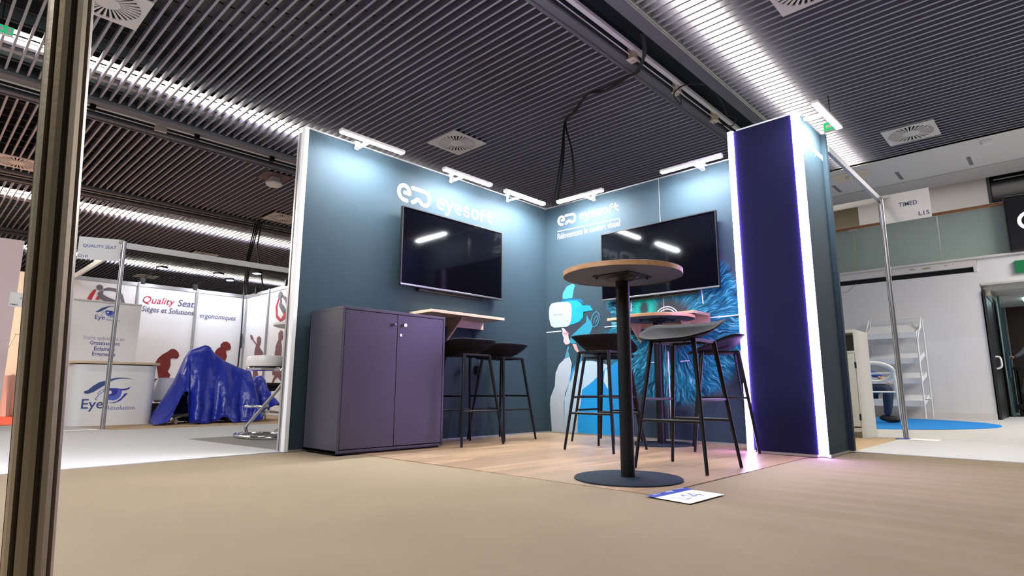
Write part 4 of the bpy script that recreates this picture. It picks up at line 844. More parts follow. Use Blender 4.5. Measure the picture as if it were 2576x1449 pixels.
# clamp spots on the wall tops
def clip_spot(label, x, y, z, hx, hy, hz):
    t = thing('arm_spotlight', label, 'spotlight', (x,y,z), 0, 'small arm spotlights clamped on the white stand')
    MB().box((x-0.025,y-0.035,z-0.02),(x+0.03,y+0.035,z+0.09)).build('clamp', M_black, t, bevel=0.006)
    MB().tube([(x,y,z+0.08),(hx,hy,hz)],0.006,8).build('arm', M_black, t)
    d = Vector((hx-x,hy-y,0)).normalized(); h = Vector((hx,hy,hz))
    MB().bar(h-d*0.05,h+d*0.09,0.12,0.035).build('lamp_head', M_black, t, bevel=0.006)
    MB().bar(h-d*0.03-Vector((0,0,0.020)),h+d*0.07-Vector((0,0,0.020)),0.09,0.004).build('lens', mat('spot_lens',(0.9,0.9,0.95),0.4,emit=(0.84,0.88,1.0),es=260.0), t)
clip_spot('small arm spotlight clamped over the post left of the italic lettering',-6.98,-2.24,QH,-6.55,-2.10,2.43)
clip_spot('small arm spotlight clamped over the back wall above the blue cloth',-6.98,-1.42,QH,-6.52,-1.22,2.45)
clip_spot('small arm spotlight clamped on the side wall near the inner corner of the stand',-6.55,-0.50,QH,-6.75,-0.90,2.42)
clip_spot('small arm spotlight clamped on the side wall next to the dark booth wall',-5.35,-0.50,QH,-5.85,-0.80,2.44)
# black supply cables dropping from the channel into the left stand
cb = thing('cable_bundle','black supply cables dropping from the ceiling channel to the corner of the white stand','cable',(-6.6,-0.6,2.2))
for i in range(4):
    e = [(-6.90,-0.60,0.55),(-6.92,-0.56,1.2),(-6.93,-0.53,2.22),(-6.35,-0.52,2.22)][i]
    a = (-8.15+0.03*i,0.02+0.03*i,ZC-0.02)
    m1 = (-7.35+0.02*i,-0.42+0.02*i,3.0)
    MB().tube([a,m1,(-6.90,-0.60,2.2),(-6.89,-0.585,1.5),e] if i < 1 else ([a,m1,e] if i < 3 else [a,(-7.2,-0.30,3.2),(-6.35,-0.47,2.24)]),0.013,8).build('cable', M_cable, cb, smooth=True)

# ------------------------------------------------------------------ blue satin cloth over the demonstration chairs
TOP0 = [(-2.70,0.05),(-2.58,0.30),(-2.45,0.56),(-2.36,0.86),(-2.31,0.955),(-2.22,0.99),(-2.13,1.025),(-2.08,1.005),(-2.02,0.93),(-1.90,0.835),(-1.75,0.77),(-1.60,0.715),(-1.53,0.70),(-1.49,0.60),(-1.44,0.535),(-1.40,0.55),(-1.34,0.635),(-1.28,0.645),(-1.23,0.60),(-1.19,0.47),(-1.14,0.36),(-1.11,0.24)]
def lerp(tab, y):
    if y <= tab[0][0]: return tab[0][1]
    for (a,b),(c,d) in zip(tab,tab[1:]):
        if y <= c: return b+(d-b)*(y-a)/(c-a)
    return tab[-1][1]
HEM0 = [(-2.70,0.0),(-2.55,0.06),(-2.50,0.20),(-2.44,0.36),(-2.38,0.42),(-2.345,0.40),(-2.335,0.02),(-2.10,0.0),(-2.02,0.02),(-1.97,0.075),(-1.90,0.07),(-1.85,0.0),(-1.60,0.0),(-1.50,0.05),(-1.40,0.11),(-1.28,0.17),(-1.18,0.25),(-1.11,0.22)]
KK = 8.61/8.29
TOP = [(-4.95+(a+4.95)*KK, 0.446+(b-0.446)*KK) for a,b in TOP0]; HEM = [(-4.95+(a+4.95)*KK, b) for a,b in HEM0]
vs = []; fs = []; NA,NB = 150,44
for i in range(NA+1):
    y = TOP[0][0]+(TOP[-1][0]-TOP[0][0])*i/NA; zt = lerp(TOP,y); hm = min(lerp(HEM,y), zt*0.9)
    for j in range(NB+1):
        v = -1+2.0*j/NB          # -1 back hem, 0 ridge, 1 front hem
        av = abs(v); s_ = av**0.85
        top = 0.16
        if av < top: z = zt-0.012*(av/top)**2
        else:
            w_ = (av-top)/(1-top); z = zt-0.012-(zt-0.012-hm-0.004)*(w_**0.92)
        fold = (0.052*math.sin(17*y+2.2*noise.noise((y*2.5,0,av)))+0.025*math.sin(39*y+5*av))*max(0,av-0.12)**0.9
        fold += 0.018*noise.noise((y*5,v*4,1.7))+0.010*noise.noise((y*14,v*11,5.1))+0.005*noise.noise((y*30,v*26,2.0))
        x = -4.42+(0.05*v/top if av < top else math.copysign(0.05+0.29*((av-top)/(1-top))**0.75,v))+fold*(1 if v>0 else -1)
        if y > -1.36: x -= 0.22*smoothstep(-1.36,-1.24,y)
        dy = 0.07*(y+2.0)*max(0,av-0.2)*(1 if y < -1.36 else 0.3)
        yy = y+dy+0.012*noise.noise((y*6,v*6,9))
        if x < -4.44: yy = max(yy,-2.535)
        vs.append((x,yy,max(0.006+0.004*abs(math.sin(20*y)),z+0.008*noise.noise((y*9,v*9,3))*(av>0.9))))
for i in range(NA):
    for j in range(NB): fs.append((i*(NB+1)+j,(i+1)*(NB+1)+j,(i+1)*(NB+1)+j+1,i*(NB+1)+j+1))
M_satin = mat('blue_satin',(0.006,0.022,0.36),0.30,bump=0.7,bscale=20,spec=0.6)
cl = MB().add(vs,fs).build('satin_cloth', M_satin, smooth=True); cl.data.polygons.foreach_set('use_smooth',[True]*len(cl.data.polygons))
sd = cl.modifiers.new('thickness','SOLIDIFY'); sd.thickness = 0.004
tag(cl,'shiny blue satin cloth draped in a peak over chairs in the left stand','cloth')
# chairs under it: star base, lift, seat, back
M_plastic = mat('light_grey_plastic',(0.62,0.62,0.62),0.4)
def task_chair(label, x, y, rz, backz=0.8, seatz=0.46, sc=1.0, half=0.18):
    t = thing('office_chair', label, 'chair', (x,y,0.003), 0, 'wheeled chairs in the left white stand')
    w_ = Vector((x,y,0))
    for k in range(5):
        a = rz+2*PI*k/5; d = Vector((math.cos(a),math.sin(a),0)); e = w_+d*0.27*sc
        l = MB().tube([w_+Vector((0,0,0.115)),w_+d*0.14*sc+Vector((0,0,0.105)),e+Vector((0,0,0.075))],0.022,8,0.014).build('base_arm', M_plastic, t, smooth=True)
        c = MB(); n_ = Vector((-d.y,d.x,0))
        for sgn in (-1,1):
            cc = e+n_*0.022*sgn; pr = []
            for q in (-0.008,0.008): pr += [cc+n_*q+d*0.032*math.cos(2*PI*i/14)+Vector((0,0,0.035+0.032*math.sin(2*PI*i/14))) for i in range(14)]
            c.add(pr,[(i,(i+1)%14,14+(i+1)%14,14+i) for i in range(14)]+[tuple(range(14))[::-1],tuple(range(14,28))])
        cs = c.build('caster', M_plastic, t)
    MB().cyl((x,y),0.025,0.10,seatz-0.08,14).build('gas_lift', M_chrome, t)
    MB().box((x-0.09,y-0.08,seatz-0.10),(x+0.09,y+0.08,seatz-0.03)).build('mechanism', M_black, t, bevel=0.01)
    MB().box((x-half,y-half,seatz-0.03),(x+half,y+half,seatz+0.03)).build('seat', M_black, t, bevel=0.02)
    return t
task_chair('wheeled chair with big pale casters peeking from the left end of the blue cloth',-4.42,-2.16,0.35,sc=1.0,half=0.10)
task_chair('wheeled chair base showing under the right end of the blue cloth',-4.62,-1.38,0.2,seatz=0.38,half=0.14)
task_chair('black wheeled chair beyond the blue cloth, beside the white round stool',-4.85,-0.88,0.6,seatz=0.52,half=0.14)
o = MB().prism([(-2.50,0.30),(-2.24,0.30),(-2.24,0.60),(-2.43,0.60)],0,0.03); o.v = [(-4.86+v[2],v[0],v[1]) for v in o.v]; o = o.build('cardboard_sheet', M_paper); tag(o,'pale board leaning behind the left slope of the blue cloth','board')
bb = MB()
bag = MB().sphere((-5.04,-2.37,0.42),0.13,14,(0.7,0.7,1.3)); bag.v = [(v[0]+0.03*noise.noise((v[0]*12,v[1]*12,v[2]*12)),v[1]+0.03*noise.noise((v[1]*12,v[2]*12,v[0]*9)),max(0.262,v[2])) for v in bag.v]
o = bag.build('plastic_bag', mat('bag_grey',(0.55,0.53,0.50),0.5), smooth=True); tag(o,'crumpled translucent grey bag between counter and blue cloth','bag')
o = MB().box((-5.20,-2.50,0.003),(-4.92,-2.22,0.255)).build('storage_box', mat('dark_box',(0.05,0.04,0.04),0.7), bevel=0.004); tag(o,'dark box under the grey bag behind the white counter','box')

# ------------------------------------------------------------------ white stool with bent chrome frame, and a round table edge
t = thing('bar_stool','white round bar stool on a bent Z-shaped chrome frame left of the booth wall','bar stool',(-1.42,-2.46,0))
MB().lathe([(0,0.655),(0.16,0.655),(0.185,0.665),(0.19,0.69),(0.19,0.735),(0.18,0.757),(0.15,0.764),(0,0.766)],(-1.44,-2.46,0),40).build('seat_cushion', mat('ivory_vinyl',(0.78,0.74,0.68),0.4), t, smooth=True)
MB().lathe([(0.15,0.655),(0.185,0.655),(0.19,0.645),(0.18,0.628),(0.15,0.625),(0,0.625)],(-1.44,-2.46,0),40).build('seat_ring', M_chrome, t, smooth=True)
fr = MB(); ang = 0.0
for sgn in (-1,):
    P_ = [(-1.60,-2.46,0.640),(-1.20,-2.46,0.638),(-1.10,-2.46,0.60),(-1.09,-2.46,0.54),(-1.14,-2.46,0.47),(-1.76,-2.46,0.12),(-1.82,-2.46,0.07),(-1.80,-2.46,0.03)]
    fr.tube(spline(P_,6),0.016,12)
fr.build('bent_tube', M_chrome, t, smooth=True)
MB().tube([(-1.45+0.38*math.cos(a),-2.46+0.20*math.sin(a),0.018) for a in [2*PI*k/40 for k in range(40)]],0.016,10,closed=True).build('base_loop', M_chrome, t, smooth=True)
MB().tube([(-1.47,-2.46,0.285),(-1.52,-2.53,0.285),(-1.66,-2.55,0.285),(-1.70,-2.46,0.285),(-1.66,-2.37,0.285),(-1.52,-2.39,0.285),(-1.47,-2.46,0.285)],0.011,10).build('footrest', M_chrome, t, smooth=True)
t = thing('bar_table','edge of a white round table top beside the end of the booth wall','table',(-1.72,-2.0,0))
MB().lathe([(0,1.095),(0.25,1.095),(0.28,1.105),(0.28,1.125),(0.27,1.13),(0,1.13)],(-1.72,-2.0,0),44).build('tabletop', mat('ivory_vinyl',(0.78,0.74,0.68),0.4), t, smooth=True)
MB().cyl((-1.66,-2.0),0.03,0.02,1.095,18).build('column', M_chrome, t); MB().cyl((-1.66,-2.0),0.16,0.0,0.02,32).build('base_plate', M_chrome, t)

# ------------------------------------------------------------------ far left stand
o = MB().box((-5.62,-5.2,0.0),(-5.5,-3.975,2.34)).build('white_panel', mat('pinkish_panel',(0.74,0.60,0.60),0.6)); o.name = 'exhibition_wall'; tag(o,'tall pinkish white panel cut by the left edge of the picture','panel')
t = thing('name_board','small white lettered board with PM3 at the left edge, half behind the near post','sign',(-5.0,-3.93,1.5))
pn = plane((-5.05,-4.08,0),(0,1,0),(0,0,1)); MB().flat(pn,[(0,1.43),(0.36,1.43),(0.36,1.605),(0,1.605)],-0.005,0).build('board', M_paper, t)
MB().text(pn,'PRICON',0.10,1.525,0.032,width=0.135,bold=0.01,t1=0.001).flatbuild('lettering', M_ink, t); MB().text(pn,'PM3',0.012,1.445,0.028,width=0.07,bold=0.01,t1=0.001).flatbuild('lettering', M_ink, t)
MB().tube([(-5.06,-3.72,0.0),(-5.06,-3.72,1.62)],0.012,8).build('carrier_post', M_alu, t)
struct(MB().box((-12.2,-5.5,0),(-12.0,-1.2,2.94)).build('wall_left', M_cream))
o = MB().box((-11.995,-3.42,0.50),(-11.985,-3.30,0.56)).build('fire_notice', mat('notice_red',(0.55,0.04,0.03),0.5)); tag(o,'tiny red notice on the cream wall at far left','notice')
g = MB()
for k in range(24):
    a = 2*PI*k/24; a2 = 2*PI*(k+1)/24
cone = MB(); n=40; vs=[]; 
for (z,r_,am) in ((0.62,0.13,0.0),(0.60,0.15,0.004),(0.40,0.17,0.012),(0.15,0.20,0.03),(0.005,0.23,0.045)):
    vs += [(-5.75+(r_+am*math.sin(8*2*PI*k/n))*math.cos(2*PI*k/n),-4.09+(r_+am*math.sin(8*2*PI*k/n))*math.sin(2*PI*k/n),z) for k in range(n)]
cone.add(vs,[(i*n+k,i*n+(k+1)%n,(i+1)*n+(k+1)%n,(i+1)*n+k) for i in range(4) for k in range(n)]+[tuple(range(n))])
cone.v = [(-8.6+(v[0]+5.75)*1.2,-3.66+(v[1]+4.09)*1.2,v[2]*1.1) for v in cone.v]
o = cone.build('table_cover', mat('pink_cloth',(0.75,0.50,0.46),0.7), smooth=True); tag(o,'pale pink cloth hanging to the orange carpet beside the tall pinkish panel','cloth')
tr = MB(); tr.tube([(-11.5,-3.30,1.55),(-11.5,-3.55,0.7)],0.012,8); tr.tube([(-11.5,-3.32,1.56),(-11.5,-2.4,1.56)],0.016,8); tr.tube([(-11.5,-2.4,1.56),(-11.5,-2.4,0.0)],0.016,8)
tr.tube([(-11.5,-3.55,0.7),(-11.5,-3.6,0.0)],0.012,8); o = tr.build('wooden_stand_frame', M_box); tag(o,'thin beige frame with a slanting strut before the cream wall','frame')
# small papers taped by the posts
o = MB().box((-3.80,-3.62,0.004),(-3.60,-3.30,0.006)).build('stand_number_sheet', M_paper); tag(o,'blank looking paper taped to the pale carpet by the left stand post','paper sign')
t = thing('stand_number_sheet','white paper with blue tape on the floor at the foot of the right stand post','paper sign',(3.05,1.80,0.004))
MB().box((2.98,1.66,0.004),(3.22,1.86,0.0055)).build('sheet', M_paper, t); MB().box((2.88,1.68,0.0045),(2.99,1.84,0.006)).build('tape_strip', M_tape, t)
# ------------------------------------------------------------------ right side: stand frame, cabinet, chair, rack
post('slim aluminium post of the right stand, carrying the white name board',2.936,1.885,2.42,0.024)
t = thing('fascia_beam','grey metal beam from the pillar top to the right stand post','beam',(2.93,1.0,2.4)); MB().box((2.915,0.11,2.375),(2.945,1.865,2.43)).build('profile', M_alu, t, bevel=0.003)
t = thing('fascia_beam','white metal beam running left from the right stand post','beam',(1.5,1.885,2.4)); MB().box((0.3,1.87,2.375),(2.915,1.90,2.43)).build('profile', M_offwhite, t, bevel=0.003)
t = thing('name_board','white lettered board with L15 at the top of the right stand post','sign',(3.16,1.885,2.28))
pn = plane((2.966,1.875,0),(1,0,0),(0,0,1))
MB().flat(pn,[(0,2.135),(0.388,2.135),(0.388,2.432),(0,2.432)],-0.006,0).build('board', M_paper, t)
MB().text(pn,'TIMED',0.205,2.285,0.062,'CENTER',width=0.155,bold=0.012,t1=0.001).flatbuild('lettering', M_ink, t); MB().text(pn,'L15',0.372,2.165,0.058,'RIGHT',width=0.088,bold=0.012,t1=0.001).flatbuild('lettering', M_ink, t)
MB().box((2.945,1.86,2.40),(3.02,1.87,2.43)).build('clip', M_house, t)
t = thing('white_cabinet','white cabinet with an open niche over a hinged door, right of the pillar','cabinet',(2.35,1.8,0))
M_ivory = mat('ivory_board',(0.76,0.76,0.70),0.5)
b = MB(); x0,x1,y0,y1 = 2.02,2.66,1.56,2.04
b.box((x1-0.02,y0,0.0),(x1,y1,1.05)); b.box((x0,y0,0.0),(x0+0.02,y1,1.05)); b.box((x0,y0+0.001,1.02),(x1-0.02,y1,1.05)); b.box((x0,y0+0.005,0.82),(x1-0.02,y1,0.84)); b.box((x0,y1-0.02,0.0),(x1-0.02,y1,1.02)); b.box((x0,y0+0.01,0.06),(x1-0.02,y1,0.10)); b.box((x0,y0+0.06,0.0),(x1-0.02,y0+0.08,0.06))
b.build('carcass', M_ivory, t, bevel=0.0015)
d = MB().box((x0+0.022,y0+0.002,0.11),(x1-0.024,y0+0.02,0.815)).build('door', M_ivory, t, bevel=0.002)
for z in (0.20,0.70):
    h_ = MB().box((x1-0.030,y0-0.004,z-0.03),(x1-0.012,y0+0.004,z+0.03)).build('hinge', M_chrome, None, bevel=0.001); h_.parent = d; h_.location = -origin_of(t)
# moulded white chair with an oval opening in its back
t = thing('armchair','white moulded plastic chair with an oval opening in the back, on the blue rug','chair',(2.20,4.45,0.010))
M_cw = mat('chair_white',(0.78,0.78,0.76),0.4)
W3 = lambda a,z,y: (2.20+a,y,z)
b = MB()
ring = [(2.20+0.235*math.cos(a)*(1.0 if math.sin(a)>0 else 0.92),4.30-0.07*math.sin(a),0.70+0.125*math.sin(a)) for a in [2*PI*k/36 for k in range(36)]]
b.tube(ring,0.027,10,closed=True); b.build('back_ring', M_cw, t, smooth=True)
MB().tube([(1.97,4.30,0.69),(2.08,4.275,0.685),(2.20,4.27,0.683),(2.32,4.275,0.685),(2.43,4.30,0.69)],0.014,8).build('back_slat', M_cw, t, smooth=True)
s_ = MB().box((1.985,4.30,0.425),(2.415,4.74,0.450)).build('seat', M_cw, t, bevel=0.012)
for (a,b_) in (((2.425,4.31,0.70),(2.48,4.24,0.012)),((1.975,4.31,0.70),(1.92,4.24,0.012))): MB().tube([a,((a[0]*0.6+b_[0]*0.4),4.30,0.44),b_],0.024,10,0.016).build('leg', M_cw, t, smooth=True)
for sx in (-1,1): MB().tube([(2.20+sx*0.19,4.70,0.43),(2.20+sx*0.20,4.76,0.012)],0.020,10,0.014).build('leg', M_cw, t, smooth=True)
# literature rack
t = thing('literature_rack','white metal leaflet rack with four tilted shelves against the white wall','rack',(1.95,7.25,0))
fr = MB()
for x in (1.56,2.36):
    fr.tube([(x,7.36,0.003),(x,7.36,1.70)],0.012,8); fr.tube([(x-0.05,7.00,0.003),(x-0.05,7.02,1.30),(x-0.01,7.30,1.72)],0.014,8); fr.tube([(x-0.05,7.01,0.33),(x,7.36,0.33)],0.010,8)
fr.tube([(1.56,7.36,1.73),(2.36,7.36,1.73)],0.008,8); fr.tube([(1.56,7.36,1.70),(1.56,7.36,1.73)],0.008,8)
fr.build('frame', M_print, t, smooth=True)
for i,z in enumerate((1.42,0.98,0.64,0.26)):
    dz = 0.19 if i == 0 else 0.13
    sh = MB(); sh.add([(1.53,7.06,z),(2.30,7.06,z),(2.34,7.34,z+dz),(1.57,7.34,z+dz),(1.53,7.06,z-0.008),(2.30,7.06,z-0.008),(2.34,7.34,z+dz-0.008),(1.57,7.34,z+dz-0.008)],[(0,1,2,3),(7,6,5,4),(0,4,5,1),(1,5,6,2),(2,6,7,3),(3,7,4,0)])
    sh.box((1.53,7.045,z-0.06),(2.30,7.06,z+0.035)); 
    sh.add([(2.30,7.05,z-0.06),(2.34,7.34,z+dz-0.06),(2.34,7.34,z+dz+0.02),(2.30,7.05,z+0.035)],[(0,1,2,3)])
    sh.build('shelf', M_print, t)
# ------------------------------------------------------------------ white wall with gallery above
YW = 7.45
struct(MB().box((-6.0,YW,0),(3.205,YW+0.2,2.44)).build('wall_back', M_white))
struct(MB().box((-6.0,YW+0.05,2.44),(3.15,YW+0.2,2.53)).build('trim_20', M_plenum))
b = MB(); b.box((-6.0,YW-0.02,2.53),(3.20,YW+0.25,2.655)); b.box((3.15,YW-0.02,2.44),(3.205,YW+0.25,2.53)); b.box((-6.0,YW-0.05,2.655),(8.0,YW+0.25,2.69)); struct(b.build('trim_21', M_offwhite, bevel=0.004))
struct(MB().box((-6.0,YW-0.015,0.002),(3.205,YW,0.10)).build('baseboard_back', M_offwhite))
struct(MB().box((3.205,YW+0.0,2.225),(8.0,YW+0.25,2.655)).build('wall_right', M_white))
b = MB(); b.box((3.21,YW-0.01,2.20),(8.0,YW+0.3,2.232)); struct(b.build('trim_22', M_house))
struct(MB().box((3.205,YW+0.25,2.30),(8.0,13.0,2.36)).build('ceiling', M_offwhite))
cw = MB(); cw.box((3.205,YW+0.3,2.29),(8.0,YW+0.32,2.30))
for y in (8.2,9.0,9.8): cw.box((3.30,y,2.285),(8.0,y+0.02,2.30))
struct(cw.build('trim_23', M_house))
# patches of missing plaster on the edge beam
pt = MB(); 
for (x,z,w_,h_) in ((2.28,2.60,0.09,0.025),(2.50,2.59,0.16,0.035),(2.33,2.585,0.04,0.015),(2.78,2.60,0.05,0.015),(1.95,2.60,0.10,0.02),(2.88,2.61,0.03,0.012)):
    pt.flat(plane((0,YW-0.0205,0),(1,0,0),(0,0,1)),[(x+w_/2*math.cos(2*PI*k/10)*(0.8+0.3*random.random()),z+h_/2*math.sin(2*PI*k/10)) for k in range(10)],0,0.0006)
struct(pt.build('trim_24', mat('bare_plaster',(0.42,0.33,0.24),0.8)))
cbl = MB().tube(spline([(1.05,YW-0.012,2.43),(1.12,YW-0.012,2.33),(1.22,YW-0.012,2.31),(1.33,YW-0.012,2.40),(1.38,YW-0.012,2.45)]),0.004,6).build('loose_wire', mat('wire_grey',(0.45,0.45,0.45),0.5)); tag(cbl,'thin loose wire sagging on the white wall below the gallery','wire')
# glass balustrade
M_glass = bpy.data.materials.new('green_glass'); M_glass.use_nodes = True
nt = M_glass.node_tree; bs = nt.nodes['Principled BSDF']; bs.inputs['Base Color'].default_value = (0.44,0.58,0.53,1); bs.inputs['Roughness'].default_value = 0.25; bs.inputs['Alpha'].default_value = 0.72; bs.inputs['Specular IOR Level'].default_value = 0.6
for i,(a,b_,lb) in enumerate(((-0.6,1.40,'left'),(1.415,2.72,'middle'),(2.735,3.66,'right'))):
    o = MB().box((a,YW+0.09,2.69),(b_,YW+0.105,3.53)).build('glass_panel', M_glass); tag(o,{'left':'greenish glass balustrade pane beside the pillar, left of the white name board','middle':'greenish glass balustrade pane below the white name board','right':'greenish glass balustrade pane ending at the dark sign'}[lb],'glass pane','glass panes of the gallery balustrade')
hr = MB().tube([(-0.6,YW+0.06,3.555),(8.0,YW+0.06,3.555)],0.028,14).build('handrail', wood_mat('handrail_wood',(0.30,0.12,0.05),(0.42,0.19,0.08),'X',1.0,0.35), smooth=True); tag(hr,'long brown wooden handrail above the glass of the gallery','handrail')
br = MB().box((1.33,YW+0.05,3.49),(1.47,YW+0.11,3.53)).build('handrail_bracket', M_house); tag(br,'small metal bracket under the handrail where two panes meet','bracket')
# gallery floor, rear wall, soffit
struct(MB().box((-6.0,YW+0.2,2.66),(8.0,11.0,2.68)).build('floor', M_grey_carpet))
struct(MB().box((1.14,9.3,2.68),(3.40,9.5,5.2)).build('wall_back', M_offwhite))
struct(MB().box((-6.0,9.9,2.68),(1.14,10.1,5.2)).build('wall_back', mat('sandy_wall',(0.62,0.56,0.40),0.7)))
struct(MB().box((3.40,9.3,4.62),(8.0,9.5,5.2)).build('wall_back', M_offwhite))
struct(MB().box((3.40,9.42,2.68),(8.0,9.5,4.62)).build('window_1', mat('dark_glass',(0.012,0.012,0.014),0.15)))
b = MB(); b.box((3.37,9.28,2.68),(3.42,9.44,4.66)); b.box((3.37,9.28,4.60),(8.0,9.44,4.66)); struct(b.build('trim_25', mat('dark_frame',(0.03,0.03,0.035),0.5)))
bl = MB().tube([(3.47,9.35,4.50),(8.0,9.35,4.50)],0.012,6).build('blind_rail', M_house); tag(bl,'thin pale rail across the top of the dark gallery window','rail')
b = MB(); b.box((0.0,5.28,4.0),(8.0,6.65,4.06)); struct(b.build('ceiling', M_offwhite))
b = MB(); b.box((0.0,6.65,3.985),(8.0,7.30,4.06)); struct(b.build('ceiling', mat('soffit_grey',(0.56,0.54,0.53),0.6)))
b = MB(); b.box((0.0,7.30,4.3),(8.0,10.2,4.36)) if False else b.box((-6.0,7.30,4.75),(8.0,10.2,4.80)); struct(b.build('ceiling', M_offwhite))
b = MB(); b.box((0.0,7.28,4.06),(8.0,7.30,4.75)); struct(b.build('trim_26', M_offwhite))
b = MB(); b.box((-0.02,5.28,ZC-0.005),(8.0,5.31,4.7)); struct(b.build('trim_27', M_offwhite))
for i,x in enumerate((1.50,2.445,3.385)):
    o = MB().box((x-0.025,6.03,3.994),(x+0.025,6.47,4.0)).build('slot_vent', mat('slot_grey',(0.20,0.20,0.20),0.6)); tag(o,['narrow grey slot vent in the soffit, nearest the pillar','narrow grey slot vent in the middle of the soffit','narrow grey slot vent in the soffit toward the dark gallery window'][i],'vent','narrow slot vents in the pale soffit')
t = thing('smoke_detector','cream disc detector on a cream plate in the soffit near the pillar','detector',(1.86,5.72,3.99)); MB().box((1.60,5.52,3.990),(2.12,5.92,4.0)).build('plate', M_cream, t); MB().lathe([(0,-0.06),(0.05,-0.055),(0.075,-0.03),(0.08,0)],(1.86,5.72,3.99),24).build('sensor_dome', M_cream, t, smooth=True)
t = thing('smoke_detector','small white dome detector in the soffit at the right','detector',(3.62,5.55,4.0)); MB().lathe([(0,-0.06),(0.06,-0.05),(0.085,-0.02),(0.09,0)],(3.66,5.48,4.0),24).build('sensor_dome', M_white, t, smooth=True)
# dark sign with a white letter in front of the gallery
t = thing('hanging_sign','black rounded sign with a white letter C cut by the right edge','sign',(4.2,7.35,3.1))
MB().box((3.655,YW-0.10,2.69),(5.2,YW-0.03,3.62)).build('sign_panel', mat('sign_black',(0.008,0.008,0.011),0.3), t, bevel=0.03)
MB().stroke(plane((3.95,YW-0.1005,3.17),(1,0,0),(0,0,1)),[(0.13*math.cos(a),0.13*math.sin(a)) for a in [math.radians(45+k*270/20) for k in range(21)]],0.05,0,0.002).build('lettering', mat('sign_white',(0.9,0.9,0.9),0.5,emit=(0.8,0.9,1.0),es=1.0), t)
t = thing('exit_sign','green exit sign board over the corridor opening at the right edge','exit sign',(3.95,YW-0.02,2.35),0,'green exit signs')
MB().box((3.68,YW-0.05,2.345),(4.35,YW-0.012,2.545)).build('sign_box', mat('sign_green',(0.0,0.19,0.06),0.5), t, bevel=0.003)
MB().text(plane((3.80,YW-0.0505,2.37),(1,0,0),(0,0,1)),'EXIT',0,0,0.12,t1=0.001).flatbuild('lettering', M_print, t)
# doorway: frame at the end of the white wall, open glass leaf, dark door behind
dk = mat('door_dark',(0.015,0.016,0.018),0.35)
struct(MB().box((3.205,YW+0.2,0),(3.225,13.0,2.30)).build('wall_right', M_offwhite))
t = struct(thing('door_1','dark framed glass door standing open in the corridor at right','door',(3.25,8.0,0)))
b = MB(); b.box((3.226,7.42,0.005),(3.262,7.50,2.03)); b.box((3.226,8.55,0.005),(3.262,8.64,2.12)); b.box((3.226,7.42,2.03),(3.262,8.64,2.12)); b.build('door_frame', dk, t)
MB().box((3.235,7.50,0.005),(3.25,8.55,2.03)).build('door_leaf', dk, t)
MB().tube(spline([(3.262,7.66,1.02),(3.32,7.66,1.0),(3.325,7.66,0.86),(3.262,7.66,0.82)]),0.016,10).build('door_handle', M_print, t, smooth=True)
MB().box((3.226,7.60,2.04),(3.30,7.75,2.16)).build('door_closer', M_box, t)
struct(MB().box((3.30,9.0,0.005),(3.33,9.9,2.20)).build('door_2', mat('teal_glass_door',(0.05,0.10,0.11),0.12)))
struct(MB().box((3.226,12.0,0.0),(8.0,12.1,2.30)).build('wall_back', mat('brown_dark_wall',(0.045,0.018,0.014),0.6)))
cl_ = MB().box((3.6,10.4,2.27),(6.0,10.9,2.292)).build('ceiling_light', mat('cool_panel',(0.8,0.9,0.9),0.5,emit=(0.6,0.95,1.0),es=3.0)); tag(cl_,'cool white light panel in the corridor ceiling at right','ceiling light')
# trolley in the corridor
t = thing('service_trolley','dark trolley with a pale plastic bag in the corridor at the right edge','trolley',(3.65,9.6,0))
MB().box((3.36,9.3,0.84),(4.1,9.9,0.90)).build('top_tray', M_black, t, bevel=0.01); MB().box((3.36,9.3,0.13),(4.1,9.9,0.22)).build('bottom_tray', M_black, t, bevel=0.01)
for x in (3.39,4.07):
    for y in (9.33,9.87): MB().tube([(x,y,0.12),(x,y,0.86)],0.014,8).build('upright', M_black, t)
for x in (3.40,4.06):
    for y in (9.34,9.86): MB().sphere((x,y,0.062),0.055,10,(0.5,1,1)).build('wheel', M_black, t, smooth=True)
bg = MB().sphere((3.66,9.55,0.52),0.28,18,(0.75,0.75,1.15)); bg.v = [(v[0]+0.04*noise.noise((v[0]*8,v[1]*8,v[2]*8)),v[1]+0.04*noise.noise((v[1]*8,v[2]*8,v[0]*9)),min(0.83,max(0.225,v[2]))) for v in bg.v]
o = bg.build('plastic_bag', mat('bag_white',(0.60,0.62,0.58),0.35), smooth=True); tag(o,'crumpled whitish plastic bag on the corridor trolley','bag')
o = MB().box((3.34,8.86,0.70),(3.36,9.0,1.16)).build('leaflet_holder', mat('leaflet_blue',(0.02,0.06,0.13),0.4)); tag(o,'dark blue leaflet stack hanging on the open corridor door','leaflet holder')

